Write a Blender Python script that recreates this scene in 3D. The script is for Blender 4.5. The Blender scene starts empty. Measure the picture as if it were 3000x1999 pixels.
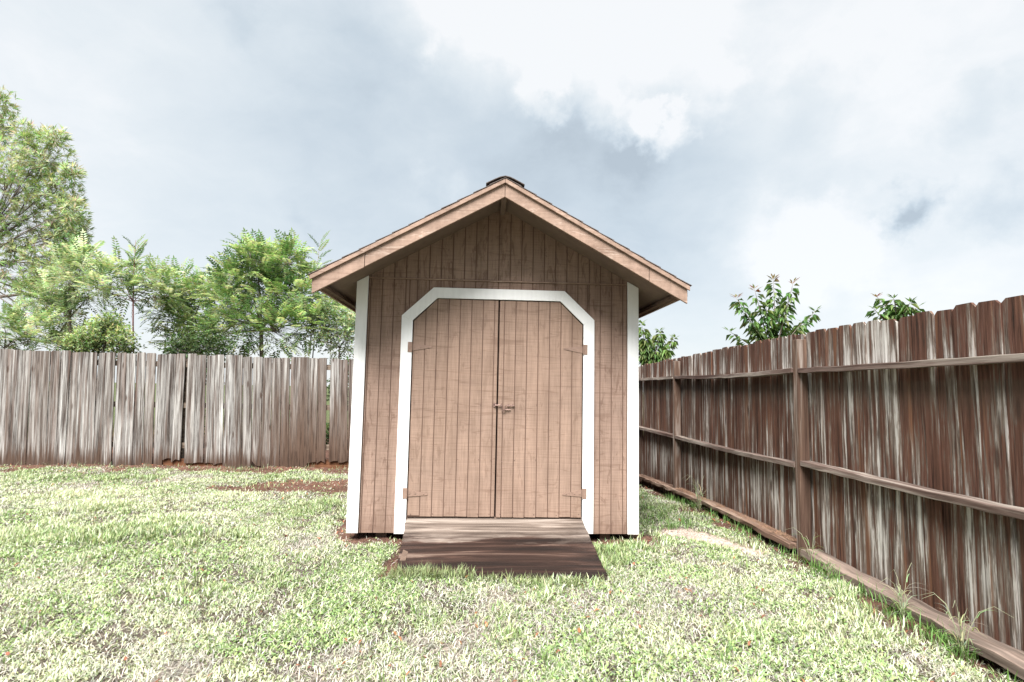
import bpy, math, random
import numpy as np
from mathutils import Vector, Matrix
from math import radians, sin, cos, pi

random.seed(7)
rng = np.random.default_rng(11)
scene = bpy.context.scene
COL = scene.collection

# ------------------------------------------------------------------ camera
F_PX = 1600.0                       # focal length in pixels of the 3000 px wide photograph
PITCH, YAW, ROLL = 0.0879, 0.0535, 0.0190
CAM = Vector((-0.135, -4.704, 1.207))
fw = Vector((sin(YAW) * cos(PITCH), cos(YAW) * cos(PITCH), sin(PITCH)))
rt0 = Vector((cos(YAW), -sin(YAW), 0))
up0 = rt0.cross(fw)
rt = rt0 * cos(ROLL) + up0 * sin(ROLL)
up = up0 * cos(ROLL) - rt0 * sin(ROLL)
cam_data = bpy.data.cameras.new('camera')
cam = bpy.data.objects.new('camera', cam_data)
COL.objects.link(cam)
cam.matrix_world = Matrix(((rt.x, up.x, -fw.x, CAM.x), (rt.y, up.y, -fw.y, CAM.y),
                           (rt.z, up.z, -fw.z, CAM.z), (0, 0, 0, 1)))
cam_data.sensor_width = 36
cam_data.lens = F_PX / 3000 * 36
cam_data.clip_start = 0.05
cam_data.clip_end = 2000
scene.camera = cam


def ray(px, py):
    return fw + rt * ((px - 1500) / F_PX) - up * ((py - 999.5) / F_PX)


def at(px, py, Y):                  # world point seen at a photo pixel, on the plane y = Y
    d = ray(px, py)
    return CAM + d * ((Y - CAM.y) / d.y)


# ------------------------------------------------------------------ sky, sun, exposure
SUN_EL, SUN_AZ = radians(55), radians(203)      # compass angle, 180 = straight behind the camera
SKY_STRENGTH = 0.10
scene.view_settings.view_transform = 'Standard'
scene.view_settings.look = 'None'
scene.view_settings.gamma = 1
scene.view_settings.use_curve_mapping = False
scene.view_settings.exposure = 1.6

world = bpy.data.worlds.new('World')
scene.world = world
world.use_nodes = True
wt = world.node_tree
for n in list(wt.nodes):
    wt.nodes.remove(n)


def N(t, kind, **kw):
    n = t.nodes.new(kind)
    for k, v in kw.items():
        if k == 'inp':
            for kk, vv in v.items():
                n.inputs[kk].default_value = vv
        else:
            setattr(n, k, v)
    return n


def build_sky():
    L = wt.links.new
    tc = N(wt, 'ShaderNodeTexCoord')
    d = tc.outputs['Generated']
    nz = N(wt, 'ShaderNodeTexNoise', inp={'Scale': 3.4, 'Detail': 6.0, 'Roughness': 0.58})
    L(d, nz.inputs['Vector'])
    sub = N(wt, 'ShaderNodeVectorMath', operation='SUBTRACT')
    L(nz.outputs['Color'], sub.inputs[0]); sub.inputs[1].default_value = (0.5, 0.5, 0.5)
    sc_ = N(wt, 'ShaderNodeVectorMath', operation='SCALE'); sc_.inputs['Scale'].default_value = 0.22
    L(sub.outputs[0], sc_.inputs[0])
    wp = N(wt, 'ShaderNodeVectorMath', operation='ADD')
    L(d, wp.inputs[0]); L(sc_.outputs[0], wp.inputs[1])
    warped = wp.outputs[0]
    sc2 = N(wt, 'ShaderNodeVectorMath', operation='SCALE'); sc2.inputs['Scale'].default_value = 0.40
    L(sc_.outputs[0], sc2.inputs[0])
    wp2 = N(wt, 'ShaderNodeVectorMath', operation='ADD')
    L(d, wp2.inputs[0]); L(sc2.outputs[0], wp2.inputs[1])
    soft = wp2.outputs[0]
    nz3 = N(wt, 'ShaderNodeTexNoise', inp={'Scale': 11.0, 'Detail': 7.0, 'Roughness': 0.6})
    L(d, nz3.inputs['Vector'])
    sub3 = N(wt, 'ShaderNodeVectorMath', operation='SUBTRACT')
    L(nz3.outputs['Color'], sub3.inputs[0]); sub3.inputs[1].default_value = (0.5, 0.5, 0.5)
    sc3 = N(wt, 'ShaderNodeVectorMath', operation='SCALE'); sc3.inputs['Scale'].default_value = 0.16
    L(sub3.outputs[0], sc3.inputs[0])
    wp3 = N(wt, 'ShaderNodeVectorMath', operation='ADD')
    L(d, wp3.inputs[0]); L(sc3.outputs[0], wp3.inputs[1])
    puffy = wp3.outputs[0]
    acc = None

    def add(sock, amount):
        nonlocal acc
        m = N(wt, 'ShaderNodeMath', operation='MULTIPLY_ADD')
        L(sock, m.inputs[0]); m.inputs[1].default_value = amount
        if acc is None:
            m.inputs[2].default_value = 0.18
        else:
            L(acc, m.inputs[2])
        acc = m.outputs[0]
    # cloud masses: direction (as the place they have in the sky), inner and outer angular size, lift or dim, ragged edge
    for px, py, r0, r1, a, rag in BLOBS:
        v = ray(px, py).normalized()
        ds = N(wt, 'ShaderNodeVectorMath', operation='DISTANCE')
        L((soft, warped, puffy)[rag], ds.inputs[0]); ds.inputs[1].default_value = v
        mr = N(wt, 'ShaderNodeMapRange', interpolation_type='SMOOTHSTEP')
        L(ds.outputs['Value'], mr.inputs[0])
        for k, x in zip((1, 2, 3, 4), (r0, r1, 1.0, 0.0)):
            mr.inputs[k].default_value = x
        add(mr.outputs[0], a)
    # general billowy variation, all round the sky
    n2 = N(wt, 'ShaderNodeTexNoise', inp={'Scale': 1.7, 'Detail': 3.0, 'Roughness': 0.5, 'Distortion': 0.3})
    mp = N(wt, 'ShaderNodeMapping'); mp.inputs['Scale'].default_value = (1, 1, 2.2)
    L(warped, mp.inputs[0]); L(mp.outputs[0], n2.inputs['Vector'])
    add(n2.outputs['Fac'], 0.40)
    n3 = N(wt, 'ShaderNodeTexNoise', inp={'Scale': 7.0, 'Detail': 6.0, 'Roughness': 0.6, 'Distortion': 0.2})
    mp3 = N(wt, 'ShaderNodeMapping'); mp3.inputs['Scale'].default_value = (1, 1, 1.9)
    L(soft, mp3.inputs[0]); L(mp3.outputs[0], n3.inputs['Vector'])
    add(n3.outputs['Fac'], 0.46)
    # brighter towards the horizon
    sx = N(wt, 'ShaderNodeSeparateXYZ'); L(d, sx.inputs[0])
    hz = N(wt, 'ShaderNodeMapRange', interpolation_type='SMOOTHSTEP')
    L(sx.outputs['Z'], hz.inputs[0])
    for k, x in zip((1, 2, 3, 4), (0.0, 0.30, 1.0, 0.0)):
        hz.inputs[k].default_value = x
    add(hz.outputs[0], 0.30)
    ramp = N(wt, 'ShaderNodeValToRGB')
    L(acc, ramp.inputs[0])
    cr = ramp.color_ramp
    S = 1.0 / (SKY_STRENGTH * 2 ** scene.view_settings.exposure)
    stops = [(0.10, (0.495, 0.570, 0.635)), (0.34, (0.610, 0.693, 0.760)), (0.56, (0.725, 0.795, 0.845)),
             (0.80, (0.830, 0.880, 0.910)), (1.0, (0.96, 0.975, 0.985))]
    while len(cr.elements) < len(stops):
        cr.elements.new(0.5)
    for e, (p, c) in zip(cr.elements, stops):
        e.position = p; e.color = (*c, 1)
    mul = N(wt, 'ShaderNodeVectorMath', operation='SCALE'); mul.inputs['Scale'].default_value = S
    L(ramp.outputs[0], mul.inputs[0])
    sky = N(wt, 'ShaderNodeTexSky', sky_type='NISHITA', sun_disc=False)
    sky.sun_elevation = SUN_EL
    sky.sun_rotation = SUN_AZ
    mix = N(wt, 'ShaderNodeMix', data_type='RGBA')
    mix.inputs['Factor'].default_value = 0.94
    L(sky.outputs[0], mix.inputs['A']); L(mul.outputs[0], mix.inputs['B'])
    bg = N(wt, 'ShaderNodeBackground'); bg.inputs['Strength'].default_value = SKY_STRENGTH
    L(mix.outputs['Result'], bg.inputs['Color'])
    out = N(wt, 'ShaderNodeOutputWorld'); L(bg.outputs[0], out.inputs['Surface'])


BLOBS = [  # px, py, inner, outer, amount, edge: 0 soft, 1 ragged, 2 puffy
    (1380, -40, 0.04, 0.19, 0.42, 2),
    (1750, -20, 0.04, 0.22, 0.50, 2),
    (1600, -350, 0.14, 0.36, 0.55, 1),
    (2950, 250, 0.10, 0.60, 0.22, 1),
    (2500, 60, 0.05, 0.30, 0.15, 1),
    (1980, 40, 0.02, 0.22, 0.22, 2),
    (2330, 730, 0.02, 0.14, 0.40, 2),
    (1950, 360, 0.020, 0.060, 0.62, 2),
    (1870, 325, 0.015, 0.060, 0.50, 2),
    (1760, 300, 0.01, 0.055, 0.26, 2),
    (1580, 290, 0.015, 0.055, 0.44, 2),
    (1500, 300, 0.00, 0.040, 0.16, 2),
    (2080, 250, 0.01, 0.070, 0.26, 2),
    (1260, 170, 0.00, 0.035, 0.26, 2),
    (1340, 545, 0.00, 0.045, 0.16, 2),
    (1250, 500, 0.00, 0.035, 0.12, 2),
    (870, 655, 0.00, 0.04, -0.12, 2),
    (1270, 590, 0.00, 0.035, -0.08, 2),
    (2370, 300, 0.00, 0.09, -0.22, 2),
    (2700, 620, 0.00, 0.055, -0.55, 2),
    (2630, 640, 0.00, 0.045, -0.45, 2),
    (2760, 625, 0.00, 0.040, -0.35, 2),
    (2950, 590, 0.00, 0.06, -0.35, 2),
    (2860, 330, 0.00, 0.07, -0.25, 2),
    (2400, 560, 0.00, 0.08, -0.20, 2),
    (1850, 480, 0.04, 0.34, -0.32, 0),
    (1850, 440, 0.00, 0.10, -0.26, 2),
    (1640, 370, 0.00, 0.09, -0.16, 2),
    (1200, 400, 0.08, 0.45, -0.24, 0),
    (700, 320, 0.10, 0.42, -0.05, 0),
    (690, 10, 0.00, 0.08, -0.22, 2),
    (2080, 820, 0.05, 0.25, -0.14, 0),
    (120, 60, 0.05, 0.45, 0.22, 0),
    (100, 420, 0.05, 0.30, 0.08, 0),
]
build_sky()

sun_data = bpy.data.lights.new('sun', 'SUN')
sun_data.energy = 4.2
sun_data.angle = radians(38)
sun_data.color = (1.0, 0.98, 0.945)
sun = bpy.data.objects.new('sun', sun_data)
COL.objects.link(sun)
sdir = Vector((sin(SUN_AZ) * cos(SUN_EL), cos(SUN_AZ) * cos(SUN_EL), sin(SUN_EL)))   # towards the sun
sun.rotation_euler = sdir.to_track_quat('Z', 'Y').to_euler()
sun.location = (0, -6, 12)


# ------------------------------------------------------------------ helpers
def tag(o, label=None, cat=None, group=None, kind=None):
    for k, v in (('label', label), ('category', cat), ('group', group), ('kind', kind)):
        if v:
            o[k] = v
    return o


def empty(name, loc=(0, 0, 0)):
    o = bpy.data.objects.new(name, None)
    o.location = loc
    o.empty_display_size = 0.2
    COL.objects.link(o)
    return o


def link(name, mesh, parent=None, loc=None, rot=None):
    o = bpy.data.objects.new(name, mesh)
    COL.objects.link(o)
    if parent:
        o.parent = parent
    if loc is not None:
        o.location = loc
    if rot is not None:
        o.rotation_euler = rot
    return o


def mesh_from(name, verts, faces, mat, smooth=False):
    me = bpy.data.meshes.new(name)
    me.from_pydata([tuple(v) for v in verts], [], faces)
    me.materials.append(mat)
    if smooth:
        me.polygons.foreach_set('use_smooth', [True] * len(me.polygons))
    me.update()
    return me


def fast_mesh(name, V, Fc, mat, colors=None, smooth=False):
    """V (n,3) array, Fc list of (m,k) index arrays, colors (n,3)."""
    me = bpy.data.meshes.new(name)
    me.vertices.add(len(V))
    me.vertices.foreach_set('co', np.asarray(V, dtype=np.float32).ravel())
    loops = np.concatenate([f.ravel() for f in Fc]).astype(np.int32)
    tot = np.concatenate([np.full(len(f), f.shape[1]) for f in Fc]).astype(np.int32)
    start = np.concatenate([[0], np.cumsum(tot)[:-1]]).astype(np.int32)
    me.loops.add(len(loops)); me.loops.foreach_set('vertex_index', loops)
    me.polygons.add(len(tot)); me.polygons.foreach_set('loop_start', start)
    me.polygons.foreach_set('loop_total', tot)
    if smooth:
        me.polygons.foreach_set('use_smooth', np.ones(len(tot), dtype=bool))
    me.update(calc_edges=True)
    if colors is not None:
        a = me.color_attributes.new('tint', 'FLOAT_COLOR', 'POINT')
        c = np.ones((len(V), 4), dtype=np.float32); c[:, :3] = colors
        a.data.foreach_set('color', c.ravel())
    me.materials.append(mat)
    return me


class MB:
    def __init__(s):
        s.v, s.f = [], []

    def box(s, x0, x1, y0, y1, z0, z1):
        return s.hexa([(x0, y0, z0), (x1, y0, z0), (x1, y1, z0), (x0, y1, z0),
                       (x0, y0, z1), (x1, y0, z1), (x1, y1, z1), (x0, y1, z1)])

    def hexa(s, p):
        b = len(s.v)
        s.v += p
        s.f += [tuple(b + i for i in q) for q in ((0, 3, 2, 1), (4, 5, 6, 7), (0, 1, 5, 4), (1, 2, 6, 5), (2, 3, 7, 6), (3, 0, 4, 7))]
        return s

    def prism_y(s, pts, y0, y1):        # pts (x,z), counter-clockwise seen from -y
        b, n = len(s.v), len(pts)
        s.v += [(x, y0, z) for x, z in pts] + [(x, y1, z) for x, z in pts]
        s.f.append(tuple(range(b, b + n)))
        s.f.append(tuple(range(b + 2 * n - 1, b + n - 1, -1)))
        for i in range(n):
            j = (i + 1) % n
            s.f.append((b + j, b + i, b + n + i, b + n + j))
        return s

    def tube(s, path, rad, n=6):
        b = len(s.v)
        m = len(path)
        for i, p in enumerate(path):
            p = Vector(p)
            t = (Vector(path[min(i + 1, m - 1)]) - Vector(path[max(i - 1, 0)])).normalized()
            a = Vector((0, 0, 1)) if abs(t.z) < 0.9 else Vector((1, 0, 0))
            u = t.cross(a).normalized(); w = t.cross(u)
            r = rad[i] if hasattr(rad, '__len__') else rad
            for k in range(n):
                q = p + (u * cos(2 * pi * k / n) + w * sin(2 * pi * k / n)) * r
                s.v.append(tuple(q))
        for i in range(m - 1):
            for k in range(n):
                k2 = (k + 1) % n
                s.f.append((b + i * n + k, b + i * n + k2, b + (i + 1) * n + k2, b + (i + 1) * n + k))
        s.f.append(tuple(range(b + n - 1, b - 1, -1)))
        s.f.append(tuple(range(b + (m - 1) * n, b + m * n)))
        return s

    def build(s, name, mat, parent=None, loc=None, rot=None, bevel=0, smooth=False):
        o = link(name, mesh_from(name, s.v, s.f, mat, smooth), parent, loc, rot)
        if bevel:
            m = o.modifiers.new('bevel', 'BEVEL'); m.width = bevel; m.segments = 2; m.limit_method = 'ANGLE'
        return o


def vnoise(x, y, seed=0):
    """smooth value noise on arrays, 0..1"""
    r = np.random.default_rng(seed).random((64, 64))
    xi = np.floor(x).astype(int); yi = np.floor(y).astype(int)
    fx = x - xi; fy = y - yi
    fx = fx * fx * (3 - 2 * fx); fy = fy * fy * (3 - 2 * fy)
    g = lambda a, b: r[a % 64, b % 64]
    return (g(xi, yi) * (1 - fx) + g(xi + 1, yi) * fx) * (1 - fy) + (g(xi, yi + 1) * (1 - fx) + g(xi + 1, yi + 1) * fx) * fy


def fbm(x, y, seed=0, o=3):
    s = 0; a = 1; t = 0
    for i in range(o):
        s = s + vnoise(x * 2 ** i, y * 2 ** i, seed + i) * a; t += a; a *= 0.5
    return s / t


# ------------------------------------------------------------------ materials
def new_mat(name):
    m = bpy.data.materials.new(name); m.use_nodes = True
    t = m.node_tree
    b = t.nodes['Principled BSDF']
    return m, t, b


def ramp_node(t, stops, src=None, interp='LINEAR'):
    r = N(t, 'ShaderNodeValToRGB'); cr = r.color_ramp; cr.interpolation = interp
    while len(cr.elements) < len(stops):
        cr.elements.new(0.5)
    for e, (p, c) in zip(cr.elements, stops):
        e.position = p
        e.color = (*c, 1) if hasattr(c, '__len__') else (c, c, c, 1)
    if src is not None:
        t.links.new(src, r.inputs[0])
    return r


def coords(t, scale, rand=True, offset=(0, 0, 0)):
    tc = N(t, 'ShaderNodeTexCoord')
    src = tc.outputs['Object']
    if rand == 'panel':
        oi = N(t, 'ShaderNodeObjectInfo')
        ad = N(t, 'ShaderNodeVectorMath', operation='ADD')
        t.links.new(src, ad.inputs[0]); t.links.new(oi.outputs['Location'], ad.inputs[1])
        src = ad.outputs[0]
    elif rand:
        oi = N(t, 'ShaderNodeObjectInfo')
        mu = N(t, 'ShaderNodeMath', operation='MULTIPLY'); mu.inputs[1].default_value = 37.0
        t.links.new(oi.outputs['Random'], mu.inputs[0])
        cb = N(t, 'ShaderNodeCombineXYZ')
        t.links.new(mu.outputs[0], cb.inputs[0]); t.links.new(mu.outputs[0], cb.inputs[1])
        ad = N(t, 'ShaderNodeVectorMath', operation='ADD')
        t.links.new(src, ad.inputs[0]); t.links.new(cb.outputs[0], ad.inputs[1])
        src = ad.outputs[0]
    mp = N(t, 'ShaderNodeMapping'); mp.inputs['Scale'].default_value = scale; mp.inputs['Location'].default_value = offset
    t.links.new(src, mp.inputs[0])
    return mp.outputs[0]


def noise(t, vec, scale=1, detail=4, rough=0.55, dist=0.0):
    n = N(t, 'ShaderNodeTexNoise', inp={'Scale': scale, 'Detail': detail, 'Roughness': rough, 'Distortion': dist})
    t.links.new(vec, n.inputs['Vector'])
    return n.outputs['Fac']


def mixc(t, fac, a, b, mode='MIX'):
    m = N(t, 'ShaderNodeMix', data_type='RGBA', blend_type=mode)
    for s, v in (('Factor', fac), ('A', a), ('B', b)):
        if hasattr(v, 'is_linked') or hasattr(v, 'links'):
            t.links.new(v, m.inputs[s])
        else:
            m.inputs[s].default_value = (*v, 1) if hasattr(v, '__len__') else v
    return m.outputs['Result']


def bump(t, b, h, strength=0.5, dist=0.01):
    bp = N(t, 'ShaderNodeBump', inp={'Strength': strength, 'Distance': dist})
    t.links.new(h, bp.inputs['Height']); t.links.new(bp.outputs[0], b.inputs['Normal'])


def painted_siding(name, base, worn, wear, contrast=1.0):
    """brown paint on rough-sawn grooved plywood: saw marks run across the whole sheet, grain and fading along it"""
    m, t, b = new_mat(name)
    P = 'panel'
    saw = noise(t, coords(t, (2.5, 2.5, 130), P), 1, 3, 0.7)
    line = noise(t, coords(t, (1.1, 1.1, 21), P, (3, 1, 2)), 1, 1, 0.4)
    grain = noise(t, coords(t, (75, 75, 4), P), 1, 4, 0.6, 0.4)
    blot = noise(t, coords(t, (16, 16, 3.6), P, (1, 5, 2)), 1, 5, 0.68, 1.6)
    broad = noise(t, coords(t, (1.9, 1.9, 1.5), P), 1, 3)
    fade = noise(t, coords(t, (10, 10, 1.3), P, (2, 8, 5)), 1, 4, 0.6, 0.6)
    c = ramp_node(t, [(0.28, tuple(x * 0.84 for x in base)), (0.55, base), (0.8, tuple(min(1, x * 1.12) for x in base))], saw).outputs[0]
    g = ramp_node(t, [(0.34, (0.86, 0.85, 0.84)), (0.56, (1.03, 1.03, 1.03))], grain).outputs[0]
    c = mixc(t, 0.9, c, g, 'MULTIPLY')
    ln = ramp_node(t, [(0.485, (1, 1, 1)), (0.50, (0.74, 0.70, 0.68)), (0.515, (1, 1, 1))], line).outputs[0]
    c = mixc(t, 0.8, c, ln, 'MULTIPLY')
    w = ramp_node(t, [(0.62 - wear, 0.0), (0.69 - wear, 0.60)], blot).outputs[0]
    c = mixc(t, w, c, worn)
    br = ramp_node(t, [(0.3, (0.90, 0.90, 0.91)), (0.7, (1.08, 1.07, 1.06))], broad).outputs[0]
    c = mixc(t, 1.0, c, br, 'MULTIPLY')
    tc = N(t, 'ShaderNodeTexCoord'); sp = N(t, 'ShaderNodeSeparateXYZ'); t.links.new(tc.outputs['Object'], sp.inputs[0])
    mz = N(t, 'ShaderNodeMath', operation='MULTIPLY_ADD'); t.links.new(blot, mz.inputs[0]); mz.inputs[1].default_value = 0.35; t.links.new(sp.outputs['Z'], mz.inputs[2])
    sl = ramp_node(t, [(0.12, 0.45), (0.34, 0.0)], mz.outputs[0]).outputs[0]
    c = mixc(t, sl, c, (0.13, 0.075, 0.05))
    c = mixc(t, 1.0, c, ramp_node(t, [(0.36, (0.88, 0.87, 0.86)), (0.52, (1.0, 1.0, 1.0)), (0.68, (1.12, 1.12, 1.12))], fade).outputs[0], 'MULTIPLY')
    t.links.new(c, b.inputs['Base Color'])
    b.inputs['Roughness'].default_value = 0.78
    b.inputs['Specular IOR Level'].default_value = 0.2
    ad = N(t, 'ShaderNodeMath', operation='ADD'); t.links.new(saw, ad.inputs[0]); t.links.new(grain, ad.inputs[1])
    bump(t, b, ad.outputs[0], 0.3, 0.003)
    return m


M = {}
M['wall'] = painted_siding('brown_siding_paint', (0.262, 0.180, 0.142), (0.130, 0.078, 0.058), 0.06)
M['door'] = painted_siding('brown_door_paint', (0.270, 0.186, 0.143), (0.180, 0.118, 0.088), 0.05)
M['gable'] = painted_siding('worn_gable_paint', (0.290, 0.205, 0.163), (0.150, 0.094, 0.070), 0.07)
M['fascia'] = painted_siding('brown_fascia_paint', (0.300, 0.208, 0.162), (0.47, 0.37, 0.31), 0.05)


def fascia_grain():
    t = M['fascia'].node_tree
    for n in t.nodes:                       # boards run sideways here: swap the grain's long axis
        if n.type == 'MAPPING':
            s = n.inputs['Scale'].default_value
            if s[2] > 100: n.inputs['Scale'].default_value = (30, 30, 30)
            elif s[0] > 50: n.inputs['Scale'].default_value = (3, 60, 60)
            elif s[2] == 21: n.inputs['Scale'].default_value = (0.5, 1, 5)
            elif s[0] == 16: n.inputs['Scale'].default_value = (3.0, 12, 22)


fascia_grain()


def simple(name, col, rough=0.6, var=0.15, scale=20, metal=0, bumpy=0.2, stretch=(1, 1, 1)):
    m, t, b = new_mat(name)
    v = coords(t, tuple(scale * s for s in stretch))
    n = noise(t, v, 1, 5, 0.6)
    c = ramp_node(t, [(0.3, tuple(x * (1 - var) for x in col)), (0.7, tuple(min(1, x * (1 + var)) for x in col))], n).outputs[0]
    t.links.new(c, b.inputs['Base Color'])
    b.inputs['Roughness'].default_value = rough
    b.inputs['Metallic'].default_value = metal
    b.inputs['Specular IOR Level'].default_value = 0.3
    if bumpy:
        bump(t, b, n, bumpy, 0.003)
    return m


M['white'] = simple('white_trim_paint', (0.78, 0.78, 0.78), 0.5, 0.04, 6, 0, 0.15, (6, 6, 1))
_t = M['white'].node_tree; _b = _t.nodes['Principled BSDF']; _src = _b.inputs['Base Color'].links[0].from_socket
_tc = N(_t, 'ShaderNodeTexCoord'); _sp = N(_t, 'ShaderNodeSeparateXYZ'); _t.links.new(_tc.outputs['Object'], _sp.inputs[0])
_n = noise(_t, coords(_t, (30, 30, 5)), 1, 5, 0.65, 0.5)
_m = N(_t, 'ShaderNodeMath', operation='MULTIPLY_ADD'); _t.links.new(_n, _m.inputs[0]); _m.inputs[1].default_value = 0.45; _t.links.new(_sp.outputs['Z'], _m.inputs[2])
_f = ramp_node(_t, [(0.17, 0.55), (0.38, 0.0)], _m.outputs[0]).outputs[0]
_c = mixc(_t, _f, _src, (0.42, 0.35, 0.29))
_w = ramp_node(_t, [(0.60, 0.0), (0.76, 0.35)], _n).outputs[0]
_t.links.new(mixc(_t, _w, _c, (0.62, 0.60, 0.57)), _b.inputs['Base Color'])
M['hinge'] = simple('brown_painted_steel', (0.24, 0.16, 0.125), 0.45, 0.15, 40)
M['latch'] = simple('tarnished_steel', (0.20, 0.13, 0.11), 0.4, 0.3, 60, 0.4)
M['shingle'] = simple('brown_asphalt_shingle', (0.095, 0.075, 0.068), 0.95, 0.5, 90, 0, 0.6)
M['dark_wood'] = simple('dark_framing_wood', (0.12, 0.08, 0.06), 0.9, 0.3, 12)
M['soffit'] = simple('brown_soffit_board', (0.17, 0.125, 0.105), 0.85, 0.12, 8)
M['back_paint'] = simple('groove_shade_paint', (0.13, 0.078, 0.058), 0.85, 0.15, 10)  # darker than the boards: shade in the grooves is painted into this colour


def weathered(name, kind):
    """vertical-grained fence boards; kind grey (bare) or red (old stain, peeling)"""
    m, t, b = new_mat(name)
    grain = noise(t, coords(t, (70, 70, 2.2)), 1, 5, 0.65, 0.3)
    streak = noise(t, coords(t, (24, 24, 0.8) if kind == 'grey' else (24, 24, 1.0)), 1, 6, 0.66, 0.35)
    streak2 = noise(t, coords(t, (17, 17, 0.55), offset=(5, 3, 9)), 1, 4, 0.6, 0.4)
    tc = N(t, 'ShaderNodeTexCoord'); sp = N(t, 'ShaderNodeSeparateXYZ')
    t.links.new(tc.outputs['Object'], sp.inputs[0])
    oi = N(t, 'ShaderNodeObjectInfo')

    def madd(a, k, c):
        n = N(t, 'ShaderNodeMath', operation='MULTIPLY_ADD')
        t.links.new(a, n.inputs[0]); n.inputs[1].default_value = k
        if hasattr(c, 'links'):
            t.links.new(c, n.inputs[2])
        else:
            n.inputs[2].default_value = c
        return n.outputs[0]
    if kind == 'grey':
        c = ramp_node(t, [(0.36, (0.040, 0.031, 0.027)), (0.43, (0.110, 0.093, 0.084)), (0.50, (0.215, 0.205, 0.197)), (0.57, (0.325, 0.318, 0.308)), (0.68, (0.52, 0.517, 0.505))], streak).outputs[0]
        rb = ramp_node(t, [(0.50, 0.0), (0.62, 0.6)], streak2).outputs[0]
        c = mixc(t, rb, c, (0.13, 0.085, 0.068))
        c = mixc(t, 1.0, c, ramp_node(t, [(0.0, 0.92), (1.0, 0.92)], streak).outputs[0], 'MULTIPLY')
        tone = ramp_node(t, [(0.0, (0.50, 0.48, 0.48)), (0.2, (0.82, 0.79, 0.77)), (0.6, (1.0, 0.98, 0.965)), (1.0, (1.16, 1.16, 1.16))], oi.outputs['Random']).outputs[0]
        c = mixc(t, 0.9, c, tone, 'MULTIPLY')
        r7 = N(t, 'ShaderNodeMath', operation='MULTIPLY'); t.links.new(oi.outputs['Random'], r7.inputs[0]); r7.inputs[1].default_value = 7.31
        fr7 = N(t, 'ShaderNodeMath', operation='FRACT'); t.links.new(r7.outputs[0], fr7.inputs[0])
        bb = ramp_node(t, [(0.55, 0.0), (1.0, 0.5)], fr7.outputs[0]).outputs[0]
        c = mixc(t, bb, c, (0.135, 0.105, 0.088))
        # the last boards before the shed are stained brown in their lower half
        ol = N(t, 'ShaderNodeSeparateXYZ'); t.links.new(oi.outputs['Location'], ol.inputs[0])
        sx_ = N(t, 'ShaderNodeMapRange', interpolation_type='SMOOTHSTEP'); t.links.new(ol.outputs['X'], sx_.inputs[0])
        for kk, vv in zip((1, 2, 3, 4), (-4.1, -3.1, 0.0, 1.0)): sx_.inputs[kk].default_value = vv
        zl = ramp_node(t, [(0.34, 0.95), (0.70, 0.60), (0.95, 0.22)], madd(streak2, 0.6, madd(sp.outputs['Z'], 0.5, -0.1))).outputs[0]
        mm = N(t, 'ShaderNodeMath', operation='MULTIPLY'); t.links.new(sx_.outputs[0], mm.inputs[0]); t.links.new(zl, mm.inputs[1])
        c = mixc(t, mm.outputs[0], c, (0.082, 0.050, 0.035))
        # red-brown rot and soil splash rising from the ground
        zz = madd(streak, 0.95, sp.outputs['Z'])
        rot = ramp_node(t, [(0.56, 0.95), (0.68, 0.50), (0.78, 0.0)], zz).outputs[0]
        c = mixc(t, rot, c, (0.066, 0.040, 0.028))
    else:
        z = sp.outputs['Z']
        # bare grey wood shows where the stain has gone; more of it low down and under the middle rail
        low = ramp_node(t, [(0.0, 0.0), (0.05, 0.02), (0.12, 0.06), (0.24, 0.10), (0.36, 0.065), (0.44, 0.015), (0.795, 0.01), (0.812, 0.065), (0.87, 0.03), (1.0, 0.0)],
                        madd(z, 0.5, 0.05)).outputs[0]
        f = N(t, 'ShaderNodeMath', operation='ADD'); t.links.new(streak, f.inputs[0]); t.links.new(low, f.inputs[1])
        patch = noise(t, coords(t, (3.5, 3.5, 1.1), offset=(9, 2, 4)), 1, 3, 0.5)
        chip = noise(t, coords(t, (75, 75, 9), offset=(1, 6, 3)), 1, 4, 0.65)
        r2 = madd(chip, 0.20, madd(oi.outputs['Random'], 0.09, madd(patch, 0.38, madd(f.outputs[0], 1.0, -0.285))))
        c = ramp_node(t, [(0.36, (0.025, 0.015, 0.011)), (0.45, (0.062, 0.029, 0.019)), (0.56, (0.092, 0.044, 0.031)), (0.61, (0.105, 0.078, 0.062)), (0.665, (0.18, 0.150, 0.128)),
                          (0.70, (0.34, 0.315, 0.29)), (0.85, (0.56, 0.54, 0.51))], r2).outputs[0]
        org = ramp_node(t, [(0.55, 0.0), (0.66, 0.6)], streak2).outputs[0]
        c = mixc(t, org, c, (0.165, 0.078, 0.042))
        grn = ramp_node(t, [(0.58, 0.0), (0.66, 0.22), (0.69, 0.22), (0.70, 0.0)], madd(z, 0.5, 0.0)).outputs[0]
        c = mixc(t, grn, c, (0.085, 0.080, 0.060))
    g = ramp_node(t, [(0.38, (0.45, 0.43, 0.42)), (0.48, (1.0, 1.0, 1.0)), (0.62, (1.18, 1.18, 1.18))], grain).outputs[0]
    c = mixc(t, 0.9, c, g, 'MULTIPLY')
    # knots
    vo = N(t, 'ShaderNodeTexVoronoi', inp={'Scale': 1.0, 'Randomness': 1.0})
    t.links.new(coords(t, (8, 8, 1.9)), vo.inputs['Vector'])
    kn = ramp_node(t, [(0.07, 0.9), (0.14, 0.0)], vo.outputs['Distance']).outputs[0]
    c = mixc(t, kn, c, (0.05, 0.03, 0.022))
    t.links.new(c, b.inputs['Base Color'])
    b.inputs['Roughness'].default_value = 0.85
    b.inputs['Specular IOR Level'].default_value = 0.2
    bump(t, b, grain, 0.7, 0.006)
    return m


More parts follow.
